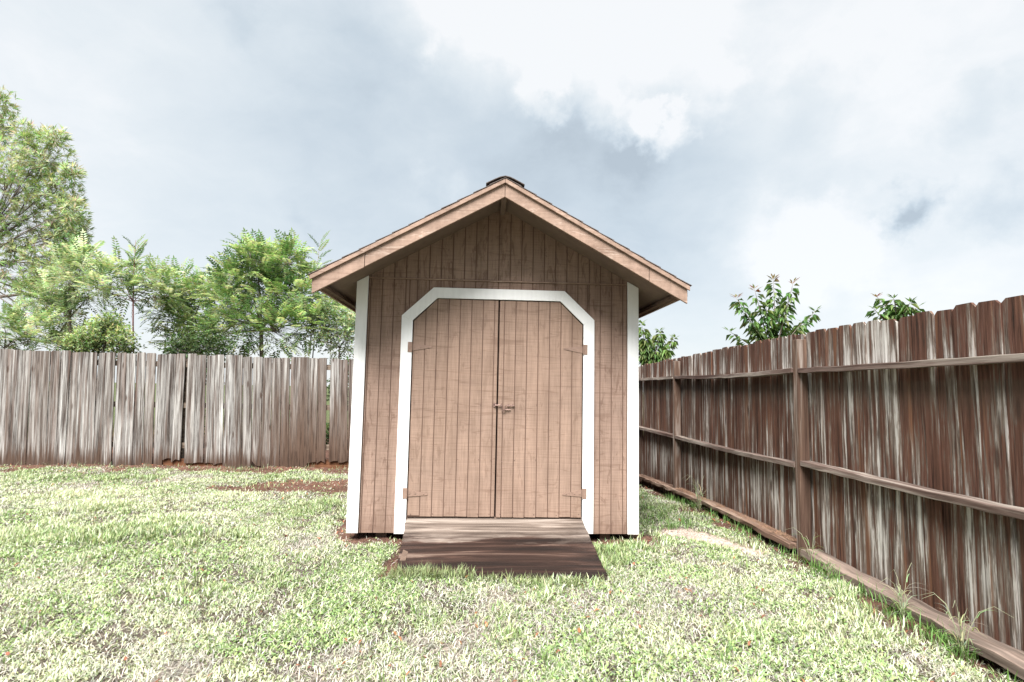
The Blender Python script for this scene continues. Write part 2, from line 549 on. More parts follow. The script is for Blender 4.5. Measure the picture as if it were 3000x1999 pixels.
M['fence_grey'] = weathered('weathered_grey_cedar', 'grey')
M['fence_red'] = weathered('peeling_red_brown_fence', 'red')


def long_wood(name, cols, axis, scale=1.0):
    m, t, b = new_mat(name)
    s = [40 * scale] * 3; s[axis] = 1.6
    g = noise(t, coords(t, tuple(s)), 1, 5, 0.65, 0.5)
    s2 = [14 * scale] * 3; s2[axis] = 0.8
    st = noise(t, coords(t, tuple(s2), offset=(3, 7, 1)), 1, 4, 0.6, 0.8)
    c = ramp_node(t, [(0.30, cols[0]), (0.48, cols[1]), (0.68, cols[2])], st).outputs[0]
    gg = ramp_node(t, [(0.34, (0.6, 0.58, 0.56)), (0.55, (1.0, 1.0, 1.0)), (0.7, (1.15, 1.15, 1.15))], g).outputs[0]
    c = mixc(t, 0.9, c, gg, 'MULTIPLY')
    t.links.new(c, b.inputs['Base Color'])
    b.inputs['Roughness'].default_value = 0.85
    b.inputs['Specular IOR Level'].default_value = 0.2
    bump(t, b, g, 0.7, 0.006)
    return m


M['rail'] = long_wood('weathered_rail_wood', [(0.075, 0.040, 0.032), (0.135, 0.095, 0.08), (0.33, 0.29, 0.25)], 1)
M['post'] = long_wood('weathered_post_wood', [(0.062, 0.034, 0.025), (0.125, 0.078, 0.056), (0.34, 0.30, 0.27)], 2)
M['kick_brown'] = long_wood('soil_stained_timber', [(0.07, 0.040, 0.029), (0.16, 0.100, 0.072), (0.32, 0.235, 0.185)], 1)
M['kick_grey'] = long_wood('grey_rotten_timber', [(0.055, 0.036, 0.028), (0.15, 0.115, 0.095), (0.27, 0.20, 0.165)], 1)
M['rust_board'] = long_wood('rust_brown_board', [(0.05, 0.022, 0.014), (0.12, 0.050, 0.024), (0.18, 0.085, 0.045)], 0)
M['back_rail'] = long_wood('grey_rail_wood', [(0.08, 0.055, 0.04), (0.15, 0.11, 0.085), (0.24, 0.19, 0.15)], 0)


def ramp_mat(top_to_wet=True):
    m, t, b = new_mat('weathered_ramp_plywood')
    g = noise(t, coords(t, (2.0, 46, 46), rand=False), 1, 5, 0.65, 0.8)
    st = noise(t, coords(t, (0.9, 13, 13), rand=False, offset=(1, 2, 3)), 1, 5, 0.6, 0.7)
    wob = noise(t, coords(t, (3.2, 9, 9), rand=False, offset=(4, 1, 7)), 1, 4, 0.6, 0.4)
    tc = N(t, 'ShaderNodeTexCoord'); sp = N(t, 'ShaderNodeSeparateXYZ'); t.links.new(tc.outputs['Object'], sp.inputs[0])
    dry = ramp_node(t, [(0.36, (0.070, 0.052, 0.042)), (0.5, (0.175, 0.138, 0.115)), (0.66, (0.32, 0.275, 0.24))], st).outputs[0]
    wet = ramp_node(t, [(0.36, (0.009, 0.005, 0.004)), (0.50, (0.022, 0.011, 0.008)), (0.59, (0.050, 0.027, 0.020)), (0.67, (0.17, 0.12, 0.095))], st).outputs[0]
    a = N(t, 'ShaderNodeMath', operation='MULTIPLY_ADD'); t.links.new(wob, a.inputs[0]); a.inputs[1].default_value = 0.48
    t.links.new(sp.outputs['Y'], a.inputs[2])
    f = ramp_node(t, [(0.0, 1.0), (0.07, 0.55), (0.20, 0.0)], None).outputs[0]
    fr = f.node
    sh = N(t, 'ShaderNodeMath', operation='ADD'); t.links.new(a.outputs[0], sh.inputs[0]); sh.inputs[1].default_value = 0.20
    t.links.new(sh.outputs[0], fr.inputs[0])
    c = mixc(t, f, dry, wet)
    gg = ramp_node(t, [(0.34, (0.6, 0.58, 0.56)), (0.55, (1.0, 1.0, 1.0)), (0.7, (1.2, 1.2, 1.2))], g).outputs[0]
    c = mixc(t, 0.9, c, gg, 'MULTIPLY')
    t.links.new(c, b.inputs['Base Color'])
    b.inputs['Roughness'].default_value = 0.62
    b.inputs['Specular IOR Level'].default_value = 0.25
    bump(t, b, g, 0.8, 0.008)
    return m


M['ramp'] = ramp_mat()


def leaf_mat(name, trans=0.35, rough=0.55):
    m, t, b = new_mat(name)
    at_ = N(t, 'ShaderNodeAttribute', attribute_name='tint')
    b.inputs['Roughness'].default_value = rough
    b.inputs['Specular IOR Level'].default_value = 0.3
    t.links.new(at_.outputs['Color'], b.inputs['Base Color'])
    tr = N(t, 'ShaderNodeBsdfTranslucent')
    br = N(t, 'ShaderNodeMix', data_type='RGBA', blend_type='MULTIPLY'); br.inputs['Factor'].default_value = 1
    t.links.new(at_.outputs['Color'], br.inputs['A']); br.inputs['B'].default_value = (1.2, 1.2, 0.85, 1)
    t.links.new(br.outputs['Result'], tr.inputs['Color'])
    mx = N(t, 'ShaderNodeMixShader'); mx.inputs[0].default_value = trans
    t.links.new(b.outputs[0], mx.inputs[1]); t.links.new(tr.outputs[0], mx.inputs[2])
    t.links.new(mx.outputs[0], t.nodes['Material Output'].inputs['Surface'])
    return m


M['leaf'] = leaf_mat('leaf', 0.42)
M['grass'] = leaf_mat('grass_blade', 0.25, 0.6)
M['litter'] = leaf_mat('dry_litter', 0.10, 0.8)
M['bark'] = simple('bark', (0.19, 0.155, 0.135), 0.9, 0.35, 25, 0, 0.6)
M['red_stem'] = simple('reddish_stem', (0.16, 0.07, 0.065), 0.7, 0.25, 25)


def ground_mat():
    m, t, b = new_mat('lawn_soil')
    at_ = N(t, 'ShaderNodeAttribute', attribute_name='tint')
    n1 = noise(t, coords(t, (55, 55, 55), rand=False), 1, 6, 0.7)
    n2 = noise(t, coords(t, (9, 9, 9), rand=False), 1, 5, 0.65)
    c = mixc(t, 1.0, at_.outputs['Color'], ramp_node(t, [(0.34, 0.28), (0.5, 0.95), (0.66, 1.6)], n1).outputs[0], 'MULTIPLY')
    c = mixc(t, 1.0, c, ramp_node(t, [(0.3, 0.8), (0.7, 1.15)], n2).outputs[0], 'MULTIPLY')
    t.links.new(c, b.inputs['Base Color'])
    b.inputs['Roughness'].default_value = 0.95
    b.inputs['Specular IOR Level'].default_value = 0.1
    bump(t, b, n1, 0.9, 0.02)
    return m


M['ground'] = ground_mat()

# ------------------------------------------------------------------ ground: one sheet out to the horizon
FX, BY = 2.5, 4.3                   # line of the right fence (x) and of the back fence (y)


def sstep(a, b, x):
    t = np.clip((x - a) / (b - a), 0, 1)
    return t * t * (3 - 2 * t)


def ground_z(x, y):
    x = np.asarray(x, dtype=float); y = np.asarray(y, dtype=float)
    z = -0.045 - 0.055 * sstep(0.5, 4.3, y)
    right = sstep(1.7, 2.35, x)
    z = z - right * (0.035 + 0.02 * sstep(-1.0, -2.5, y) + 0.11 * sstep(0.4, 3.6, y))
    z = z + (fbm(x * 1.3, y * 1.3, 5) - 0.5) * 0.05 * np.exp(-(np.hypot(x, y) / 25) ** 2)
    z = z - 0.03 * np.exp(-((x + 0.1) / 1.3) ** 4 - ((y - 1.4) / 1.45) ** 8)      # worn hollow under the shed
    return z


def masks(x, y):
    """soil, sand: 0..1 fields on the ground"""
    n = fbm(x * 3.1, y * 3.1, 21, 4)
    n2 = fbm(x * 9, y * 9, 31, 3)
    soil = sstep(3.55, 3.95, y + (n - 0.5) * 1.3)
    e = np.hypot((x + 2.25) / 1.15, (y - 2.45) / 0.55)
    soil = np.maximum(soil, sstep(1.1, 0.75, e + (n - 0.5) * 1.3 + (n2 - .5) * .5))
    sh = np.maximum(np.abs(x) - 1.25, np.maximum(-0.02 - y, y - 2.95))
    soil = np.maximum(soil, sstep(0.20, 0.05, sh + (n - 0.5) * 0.30))
    rp = np.maximum(np.abs(x) - 0.72, np.maximum(-0.88 - y, y))
    soil = np.maximum(soil, sstep(0.06, 0.0, rp + (n - 0.5) * 0.2))
    soil = np.maximum(soil, sstep(2.02, 2.34, x + (n - 0.5) * 0.75))
    # pale sandy washout between shed and right fence
    a = np.array([1.66, 0.22]); d = np.array([2.00, -0.16]) - a
    tt = np.clip(((x - a[0]) * d[0] + (y - a[1]) * d[1]) / (d @ d), 0, 1)
    ds = np.hypot(x - a[0] - tt * d[0], y - a[1] - tt * d[1])
    sand = sstep(0.24, 0.10, ds + (n - 0.5) * 0.34)
    # thin bare spots in the lawn
    bare = sstep(0.60, 0.74, fbm(x * 1.4 + 7, y * 1.4, 41, 4))
    bare = np.maximum(bare, sstep(1.0, 0.5, np.hypot((x + 0.45) / 0.7, (y + 2.25) / 0.35) + (n - .5) * .9) * 0.8)
    return soil, sand, bare


def axis(lo, hi, step, far):
    a = list(np.arange(lo, hi + 1e-6, step))
    s = step; v = a[-1]
    while v < far:
        s *= 1.35; v += s; a.append(v)
    s = step; v = a[0]; pre = []
    while v > -far:
        s *= 1.35; v -= s; pre.append(v)
    return np.array(pre[::-1] + a)


gx = axis(-9.5, 3.2, 0.045, 600); gy = axis(-3.6, 4.8, 0.045, 600)
GX, GY = np.meshgrid(gx, gy)
GZ = ground_z(GX, GY)
soil, sand, bare = masks(GX, GY)
GZ = GZ + np.maximum(soil, sand) * (fbm(GX * 11, GY * 11, 51, 2) - 0.5) * 0.055
n = fbm(GX * 4, GY * 4, 61, 3)[..., None]
far = sstep(8, 20, np.hypot(GX, GY))[..., None]
colg = np.array([0.120, 0.098, 0.078]) * (0.7 + 0.6 * n)
colg = colg * (1 - bare[..., None] * 0.5) + np.array([0.34, 0.29, 0.24]) * bare[..., None] * 0.5
sc_ = np.array([0.115, 0.062, 0.045]) * (0.6 + 0.9 * n)
colg = colg * (1 - soil[..., None]) + sc_ * soil[..., None]
colg = colg * (1 - sand[..., None]) + np.array([0.47, 0.375, 0.315]) * sand[..., None]
colg = colg * (1 - far) + np.array([0.085, 0.10, 0.045]) * far
ny, nx = GX.shape
idx = np.arange(nx * ny).reshape(ny, nx)
quads = np.stack([idx[:-1, :-1], idx[:-1, 1:], idx[1:, 1:], idx[1:, :-1]], -1).reshape(-1, 4)
g = link('ground', fast_mesh('ground', np.stack([GX, GY, GZ], -1).reshape(-1, 3), [quads], M['ground'], colg.reshape(-1, 3), True))
tag(g, 'backyard soil with pale sandy and red brown bare patches under the grass', kind='structure')


# ------------------------------------------------------------------ shed
shed = empty('shed')
tag(shed, 'brown wooden garden shed with white trimmed double doors and gable roof', 'shed')
SLOPE = 0.555
DEPTH = 2.9
OV = 0.563
RX = 0.011                           # ridge line


def soffit_z(x):
    return 2.79 - SLOPE * abs(x - RX)


fwall = MB()
fwall.prism_y([(-1.18, 0), (-0.745, 0), (-0.745, 2.14), (-1.18, 2.14)], 0.0045, 0.07)
fwall.prism_y([(0.745, 0), (1.18, 0), (1.18, 2.14), (0.745, 2.14)], 0.0045, 0.07)
fwall.prism_y([(-0.745, 1.79), (-0.53, 1.99), (0.53, 1.99), (0.745, 1.79), (0.745, 2.14), (-0.745, 2.14)], 0.0045, 0.07)
fwall = fwall.build('front_wall', M['back_paint'], shed)
gable = MB().prism_y([(-1.20, 2.14), (1.20, 2.14), (1.20, soffit_z(1.20) + .005), (RX, 2.795), (-1.20, soffit_z(-1.20) + .005)], 0.001, 0.07).build('gable', M['back_paint'], shed)


def inner_low(x):                    # top edge of the doorway, mid-way under the white casing
    a = abs(x)
    return 2.02 if a < 0.55 else (2.02 - (a - 0.55) / 0.24 * 0.24 if a < 0.79 else 0.0)


def boards(parent, x0, x1, lowf, highf, mat, y0=0.0, y1=0.0046, pitch=0.0998, off=-0.010, gap=0.008):
    k0 = math.ceil((x0 - off) / pitch - 1e-6)
    edges = [x0] + [off + k * pitch for k in range(k0, int((x1 - off) // pitch) + 1)] + [x1]
    for a, b_ in zip(edges[:-1], edges[1:]):
        if b_ - a < 0.012:
            continue
        a2, b2 = a + gap / 2, b_ - gap / 2
        dy = random.uniform(-0.0008, 0.0008)
        cx = (a2 + b2) / 2
        hs = [(b2, highf(b2))] + ([(RX, highf(RX))] if a2 < RX < b2 and highf(RX) != highf(b2) else []) + [(a2, highf(a2))]
        pts = [(a2, lowf(a2)), (b2, lowf(b2))] + hs
        MB().prism_y([(x - cx, z) for x, z in pts], y0 + dy, y1).build('siding_board', mat, parent, (cx, 0, 0))


boards(fwall, -1.125, -0.775, lambda x: 0.0, lambda x: 2.134, M['wall'])
boards(fwall, 0.775, 1.125, lambda x: 0.0, lambda x: 2.134, M['wall'])
boards(fwall, -0.775, 0.775, inner_low, lambda x: 2.134, M['wall'])
boards(gable, -1.19, 1.19, lambda x: 2.150, lambda x: soffit_z(x) + 0.004, M['gable'], -0.004, 0.0012)
MB().prism_y([(-1.125, 2.136), (1.125, 2.136), (1.125, 2.147), (-1.125, 2.147)], -0.012, 0.0008).build('flashing_strip', M['fascia'], gable)

for s, nm in ((-1, 'side_wall'), (1, 'side_wall')):
    w = MB().box(min(s * 1.18, s * 1.2), max(s * 1.18, s * 1.2), 0.071, DEPTH - 0.071, 0.0, soffit_z(s * 1.2) - 0.004).build(nm, M['back_paint'], shed)
    k = 0
    y = 0.08
    hb = soffit_z(s * 1.21) - 0.006
    bm_ = MB().box(min(s * 1.2005, s * 1.21), max(s * 1.2005, s * 1.21), -0.0465, 0.0465, 0.0, hb)
    me = mesh_from('side_siding_board', bm_.v, bm_.f, M['wall'])
    while y < DEPTH - 0.15:
        link('siding_board', me, w, (0, y + 0.05, 0)); y += 0.1
bw = MB().prism_y([(-1.20, 0), (1.20, 0), (1.20, soffit_z(1.20) - .004), (RX, 2.786), (-1.20, soffit_z(-1.20) - .004)], DEPTH - 0.07, DEPTH - .01).build('back_wall', M['wall'], shed)
MB().box(-1.18, 1.18, 0.071, DEPTH - .071, 0.0, 0.105).build('floor_deck', M['dark_wood'], shed)
for x in (-0.95, 0, 0.95):
    MB().box(x - .045, x + .045, 0.06, DEPTH - .1, -0.14, -0.001).build('skid', M['dark_wood'], shed)
MB().box(-0.744, 0.744, 0.012, 0.070, 0.03, 0.128).build('threshold', M['fascia'], shed)

# white corner boards
for s in (-1, 1):
    xi, xo = s * 1.127, s * 1.2235
    zb = 0.0
    pieces = [(0.0, None)] if s < 0 else [(0.0, 0.142), (0.1445, None)]
    for z0, z1 in pieces:
        if z1 is None:
            pts = [(xi, z0), (xo, z0), (xo, soffit_z(xo) - .003), (xi, soffit_z(xi) - .003)]
        else:
            pts = [(xi, z0), (xo, z0), (xo, z1), (xi, z1)]
        if s < 0:
            pts = [pts[1], pts[0], pts[3], pts[2]]
        MB().prism_y(pts, -0.020, -0.0015).build('corner_trim', M['white'], shed, bevel=0.002)
    MB().box(min(s * 1.2115, s * 1.2235), max(s * 1.2115, s * 1.2235), -0.001, 0.085, 0.0, soffit_z(xo) - .004).build('corner_trim', M['white'], shed)

# white door casing: two jambs, two angled pieces, a head
W1, W0 = 0.833, 0.738
ZT, ZI = 2.069, 1.978
ZC, ZCI = 1.818, 1.780
X1, X0 = 0.568, 0.532
cas = [[(-W1, -.004), (-W0, -.004), (-W0, ZCI), (-W1, ZC)],
       [(-W1, ZC), (-W0, ZCI), (-X0, ZI), (-X1, ZT)],
       [(-X1, ZT), (-X0, ZI), (X0, ZI), (X1, ZT)],
       [(X1, ZT), (X0, ZI), (W0, ZCI), (W1, ZC)],
       [(W1, ZC), (W0, ZCI), (W0, .004), (W1, .004)]]
for i, pts in enumerate(cas):
    MB().prism_y(pts, -0.0225 if i in (1, 3) else -0.021, -0.0015).build('door_casing', M['white'], shed, bevel=0.0015)

# doors
for s in (-1, 1):
    xin, xout = (0.0055, 0.731)
    poly = [(xin, 0.140), (xout, 0.134), (xout, 1.771), (0.529, 1.969), (xin, 1.969)]
    if s < 0:
        poly = [(-x, z) for x, z in poly][::-1]
    door = MB().prism_y(poly, -0.0045, 0.04).build('door', M['back_paint'], shed)
    tag(door, 'left door leaf' if s < 0 else 'right door leaf')
    inner = 0.038 if s < 0 else 0.049
    ed = [xin - .001] + [inner + 0.0985 * k for k in range(0, 7)] + [xout + .001]

    def top(a):
        return 1.971 if a <= 0.53 else 1.971 - (a - 0.53) / 0.2 * 0.198
    for a, b_ in zip(ed[:-1], ed[1:]):
        if b_ - a < 0.01:
            continue
        a2, b2 = a + .004, b_ - .004
        zb = 0.137 + random.uniform(-0.004, 0.003) + (0.006 if s < 0 and b_ > .7 else 0)
        hs = [(b2, top(b2))] + ([(0.53, top(0.53))] if a2 < .53 < b2 else []) + [(a2, top(a2))]
        pts = [(a2, zb), (b2, zb + random.uniform(-.002, .002))] + hs
        if s < 0:
            pts = [(-x, z) for x, z in pts][::-1]
        cx = s * (a2 + b2) / 2
        dy = random.uniform(-0.0008, 0.0008)
        MB().prism_y([(x - cx, z) for x, z in pts], -0.009 + dy, -0.0044).build('siding_board', M['door'], door, (cx, 0, 0))
    # strap hinges
    for z, tilt in ((1.553 + (0.006 if s > 0 else -.005), .02), (0.327 + (0.010 if s > 0 else 0), -.035)):
        h = MB()
        b0 = 0.737
        h.box(min(s * 0.742, s * 0.772), max(s * 0.742, s * 0.772), -0.0255, -0.0228, z - 0.043, z + 0.043)
        h.tube([(s * b0, -0.026, z - .043), (s * b0, -0.026, z + .043)], 0.0048, 8)
        pts = [(0.732, z - 0.030), (0.732, z + 0.030), (0.575, z + 0.007 + tilt * .3), (0.565, z + tilt * .3), (0.575, z - 0.007 + tilt * .3)]
        pts = [(s * x, zz) for x, zz in pts]
        if s > 0:
            pts = pts[::-1]
        # ordered counter-clockwise as seen from the front
        area = sum(pts[i][0] * pts[(i + 1) % 5][1] - pts[(i + 1) % 5][0] * pts[i][1] for i in range(5))
        if area < 0:
            pts = pts[::-1]
        h.prism_y(pts, -0.0135, -0.0102)
        for xx in (0.715, 0.67, 0.60):
            h.tube([(s * xx, -0.012, z + tilt * .1), (s * xx, -0.0165, z + tilt * .1)], 0.0055, 8)
        h.build('hinge', M['hinge'], door)
    nb = MB()      # nail heads along the leaf's edges
    for xx in (0.045, 0.15, 0.33, 0.52, 0.70):
        for zz in (0.165, 0.60, 1.07, 1.50, 1.93 if xx < .5 else 1.74):
            nx_, nz_ = s * (xx + random.uniform(-.008, .008)), zz + random.uniform(-.012, .012)
            nb.tube([(nx_, -0.0085, nz_), (nx_, -0.0112, nz_)], 0.0042, 6)
    tag(nb.build('nail_heads', M['latch'], door), kind='stuff')
    if s > 0:     # slide bolt across the meeting edges
        l = MB()
        z = 1.068
        l.tube([(-0.020, -0.024, z), (0.03, -0.026, z + .001), (0.040, -0.027, z - .006), (0.045, -0.028, z - .045), (0.054, -0.028, z - .056),
                (0.064, -0.028, z - .045), (0.068, -0.027, z - .006), (0.080, -0.026, z), (0.145, -0.024, z)], 0.0052, 8)
        l.tube([(0.06, -0.024, z - .036), (0.115, -0.020, z - .036)], 0.004, 6)
        for xx in (0.03, 0.095, 0.132):
            l.tube([(xx, -0.0102, z + .010), (xx, -0.030, z + .008), (xx, -0.032, z - .008), (xx, -0.0102, z - .010)], 0.003, 6)
        l.build('slide_bolt', M['latch'], door)
    else:
        l = MB()
        l.box(-0.034, -0.010, -0.0125, -0.0102, 1.05, 1.086)
        l.tube([(-0.022, -0.0102, 1.080), (-0.022, -0.031, 1.076), (-0.022, -0.033, 1.060), (-0.022, -0.0102, 1.056)], 0.0035, 6)
        l.build('strike_loop', M['latch'], door)

# roof
roof = MB()
TH = 0.050
Y0, Y1 = -OV + 0.022, DEPTH + 0.25
EW = 1.430
for s in (-1, 1):
    xe = RX + s * EW
    pts = [(RX, 2.79), (xe, 2.79 - SLOPE * EW), (xe, 2.79 - SLOPE * EW + TH), (RX, 2.79 + TH)]
    if s > 0:
        pts = pts
    else:
        pts = pts[::-1]
    roof.prism_y(pts, Y0, Y1)
roof = roof.build('roof', M['soffit'], shed)
MB().box(RX - .022, RX + .022, Y0 + .03, 0.0, 2.735, 2.785).build('ridge_beam', M['soffit'], roof)
ZF0, ZF1 = 2.70, 2.842                       # lower and upper edge of the fascia at the ridge


def rake_piece(xa, xb, z0, z1, y0, y1, name, m=None):
    a, b_ = sorted((xa, xb))
    f = lambda x: -SLOPE * abs(x - RX)
    pts = [(a, z0 + f(a)), (b_, z0 + f(b_)), (b_, z1 + f(b_)), (a, z1 + f(a))]
    return MB().prism_y(pts, y0, y1).build(name, m or M['fascia'], roof, bevel=0.0025)


rake_piece(RX - .0015, -1.045, ZF0, ZF1 - .03, -OV, -OV + .021, 'fascia_board')
rake_piece(-1.0485, -1.431, ZF0 - .003, ZF1 - .033, -OV - .0015, -OV + .021, 'fascia_board')
rake_piece(RX + .0015, 1.150, ZF0, ZF1 - .03, -OV + .001, -OV + .021, 'fascia_board')
rake_piece(1.1535, 1.453, ZF0 - .002, ZF1 - .032, -OV, -OV + .021, 'fascia_board')
rake_piece(RX - .001, -1.447, ZF1 - .035, ZF1, -OV - .019, -OV - .002, 'rake_trim')
rake_piece(RX + .001, 1.469, ZF1 - .035, ZF1, -OV - .019, -OV - .002, 'rake_trim')
for s in (-1, 1):
    xe = RX + s * (EW + .002); zt = 2.79 - SLOPE * EW + TH
    MB().box(min(xe, xe + s * .019), max(xe, xe + s * .019), -OV + .022, Y1, zt - 0.092, zt - .012).build('eave_fascia', M['fascia'], roof)
    # drip board seen from below at the eave
    MB().box(min(xe - s * .05, xe - s * .002), max(xe - s * .05, xe - s * .002), -OV + .10, Y1 - .1, zt - .078, zt - .0505).build('sub_fascia', M['dark_wood'], roof)

# shingles: courses of strips on both slopes, lapped
ang = math.atan(SLOPE)
me_cache = {}
for s in (-1, 1):
    L_slope = (EW + .035) / cos(ang)
    d = 0.0
    course = 0
    while d < L_slope:
        y = Y0 - 0.045 - (course % 2) * 0.0
        first = 0.46 if course % 2 else 0.91
        while y < Y1 + .03:
            ln = min(first, Y1 + .03 - y)
            first = 0.91
            key = (s, round(ln, 3))
            if key not in me_cache:
                q = MB()
                ex = 0.155
                # local: x down-slope, y along eave, z off the deck
                q.hexa([(0, .001, 0.002), (ex, .001, 0.007), (ex, ln - .002, 0.007), (0, ln - .002, 0.002),
                        (0, .001, 0.006), (ex, .001, 0.013), (ex, ln - .002, 0.013), (0, ln - .002, 0.006)])
                me_cache[key] = mesh_from('shingle', q.v, q.f if s > 0 else q.f, M['shingle'])
            o = link('shingle', me_cache[key], roof)
            base = Vector((RX + s * cos(ang) * (L_slope - d - .155), y + random.uniform(-.002, .002), 2.79 + TH + .001 - sin(ang) * (L_slope - d - .155)))
            ax = Vector((s * cos(ang), 0, -sin(ang))); az = Vector((s * sin(ang), 0, cos(ang))); ay = Vector((0, 1, 0))
            o.matrix_world = Matrix(((ax.x, ay.x, az.x, base.x), (ax.y, ay.y, az.y, base.y), (ax.z, ay.z, az.z, base.z), (0, 0, 0, 1)))
            y += ln
        d += 0.14
        course += 1
        if d > L_slope - .06:
            break
# ridge caps: bent pieces
cap = MB()
prof = []
for a in np.linspace(-1, 1, 9):
    x = a * 0.150
    z = -SLOPE * (math.sqrt(x * x + 0.0016) - 0.04)
    prof.append((x, z))
b0 = len(cap.v)
for yy, lift in ((0, 0.008), (0.24, 0.002)):
    for x, z in prof:
        cap.v.append((x, yy, z + lift))
    for x, z in prof:
        cap.v.append((x, yy, z + lift - 0.006))
n9 = 9
for i in range(8):
    cap.f.append((i, i + 1, 18 + i + 1, 18 + i))
    cap.f.append((9 + i + 1, 9 + i, 27 + i, 27 + i + 1))
    cap.f.append((i + 1, i, 9 + i, 9 + i + 1))
    cap.f.append((18 + i, 18 + i + 1, 27 + i + 1, 27 + i))
cap.f.append((0, 18, 27, 9)); cap.f.append((8, 17, 35, 26))
capm = mesh_from('ridge_cap', cap.v, cap.f, M['shingle'])
y = Y0 - .05
while y < Y1:
    o = link('ridge_cap', capm, roof, (RX, y, 2.79 + TH + .010 + random.uniform(0, .003)))
    o.scale = (1, 1, 1)
    y += 0.15

# ------------------------------------------------------------------ ramp
rampo = empty('ramp', (0, -0.02, -0.04))
tag(rampo, 'low plywood ramp, grey at the top and wet dark brown below', 'ramp')


def ramp_sheet(x0, x1, ya, yb, za, zb, th, wob, name, seed, taper=0.0):
    r = random.Random(seed)
    nx_, ny_ = 14, 8
    v, f = [], []
    for lay in (0, 1):
        for j in range(ny_ + 1):
            for i in range(nx_ + 1):
                t = j / ny_; u = i / nx_
                x = x0 + taper * t * (1 - u) + (x1 - x0) * u + (r.uniform(-.006, .006) if i in (0, nx_) else 0)
                y = ya + (yb - ya) * t * (1 - 0.20 * max(0.0, 1 - u * 1.9)) + (r.uniform(-.008, .008) if j == ny_ else 0)
                z = za + (zb - za) * t + wob * sin(u * 3.1 + seed) * t - lay * th
                v.append((x, y, z))
    R = nx_ + 1; K = R * (ny_ + 1)
    for j in range(ny_):
        for i in range(nx_):
            a = j * R + i
            f.append((a, a + R, a + R + 1, a + 1)); f.append((K + a, K + a + 1, K + a + R + 1, K + a + R))
    for i in range(nx_):
        f.append((i, i + 1, K + i + 1, K + i)); a = ny_ * R + i; f.append((a + 1, a, K + a, K + a + 1))
    for j in range(ny_):
        a = j * R; f.append((a + R, a, K + a, K + a + R)); a += nx_; f.append((a, a + R, K + a + R, K + a))
    return link(name, mesh_from(name, v, f, M['ramp'], False), rampo, (0, 0.02, 0.04))


rs = ramp_sheet(-0.735, 0.735, -0.004, -1.09, 0.121, -0.040, 0.016, 0.004, 'ramp_panel', 2, 0.05)
for x in (-0.66, 0.0, 0.66):
    MB().hexa([(x - .02, -.72, -.08), (x + .02, -.72, -.08), (x + .02, -.02, -.08), (x - .02, -.02, -.08),
               (x - .02, -.72, -0.002), (x + .02, -.72, -0.002), (x + .02, -.02, 0.100), (x - .02, -.02, 0.100)]).build('ramp_joist', M['dark_wood'], rampo, (0, 0.02, 0.04))


# ------------------------------------------------------------------ fences
def picket_mesh(w, t, h, ear, r, jag=0.01, z0=0.0, notch=False):
    """board standing on z0, front face at -t, outline slightly uneven, dog-eared top"""
    ns = 4
    left = [(-w / 2 + r.uniform(-.0025, .0025), z0 + (h - ear - z0) * k / ns + (r.uniform(-jag, jag) if k == 0 else 0)) for k in range(ns + 1)]
    right = [(w / 2 + r.uniform(-.0025, .0025), z0 + (h - ear - z0) * k / ns + (r.uniform(-jag, jag) if k == 0 else 0)) for k in range(ns + 1)]
    e = ear * r.uniform(.7, 1.1)
    topz = h + r.uniform(-.004, .004)
    tops = [(w / 2 - e, topz + r.uniform(-.003, .003)), (-w / 2 + e, topz)]
    mid = [(0.0, z0 + r.uniform(-jag, jag))]
    pts = mid + right + tops + left[::-1]
    b = MB().prism_y(pts, -t, 0)
    # slight bow
    bow = r.uniform(-.006, .006)
    b.v = [(x, y + bow * sin(pi * min(1, max(0, (z - z0) / (h - z0)))), z) for x, y, z in b.v]
    return b


# right fence: runs along x = FX, we see its framed side
rf = empty('right_fence', (FX, 0.0, float(ground_z(FX, 0))))
tag(rf, 'dark red brown picket fence with peeling stain and exposed rails along the right', 'fence')
RZ = rf.location.z
rr = random.Random(3)


def rtop(y):
    return float(np.interp(y, [-5, -2.2, -.4, .75, 2.5, 4.3], [1.725, 1.718, 1.71, 1.70, 1.675, 1.645]))


y = -5.2
i = 0
while y < BY - 0.05:
    w = rr.choice([0.138, 0.139, 0.140, 0.136, 0.142])
    gap = rr.choice([0.001, 0.002, 0.003, 0.004, 0.006])
    if i in (47,):
        gap = 0.010
    b = picket_mesh(w, 0.016, rtop(y) + rr.uniform(-.008, .008) - RZ, 0.026, rr, 0.012, z0=float(ground_z(FX, y)) - 0.03 - RZ)
    o = b.build('picket', M['fence_red'], rf)
    # local x along the fence: turn so the front (-y) faces -x
    o.rotation_euler = (rr.uniform(-.004, .004), rr.uniform(-.003, .003), -pi / 2)
    o.location = (0.004 + rr.uniform(-.006, .010) + 0.016, y + w / 2, 0)
    y += w + gap
    i += 1
posts = [-3.20, -0.38, 2.46]
bays = [(-5.2, -3.24), (-3.16, -0.422), (-0.338, 2.418), (2.502, BY - .03)]
for py_ in posts:
    zt = 1.655 if py_ < 1 else 1.62
    lean = 0.010
    MB().hexa([(-.094, -.034, -.25), (-.003, -.034, -.25), (-.003, .034, -.25), (-.094, .034, -.25),
               (-.094 + lean, -.034, zt - RZ), (-.003, -.034, zt - RZ), (-.003, .034, zt - RZ), (-.094 + lean, .034, zt - RZ)]
              ).build('post', M['post'], rf, (0, py_, 0), bevel=0.004)


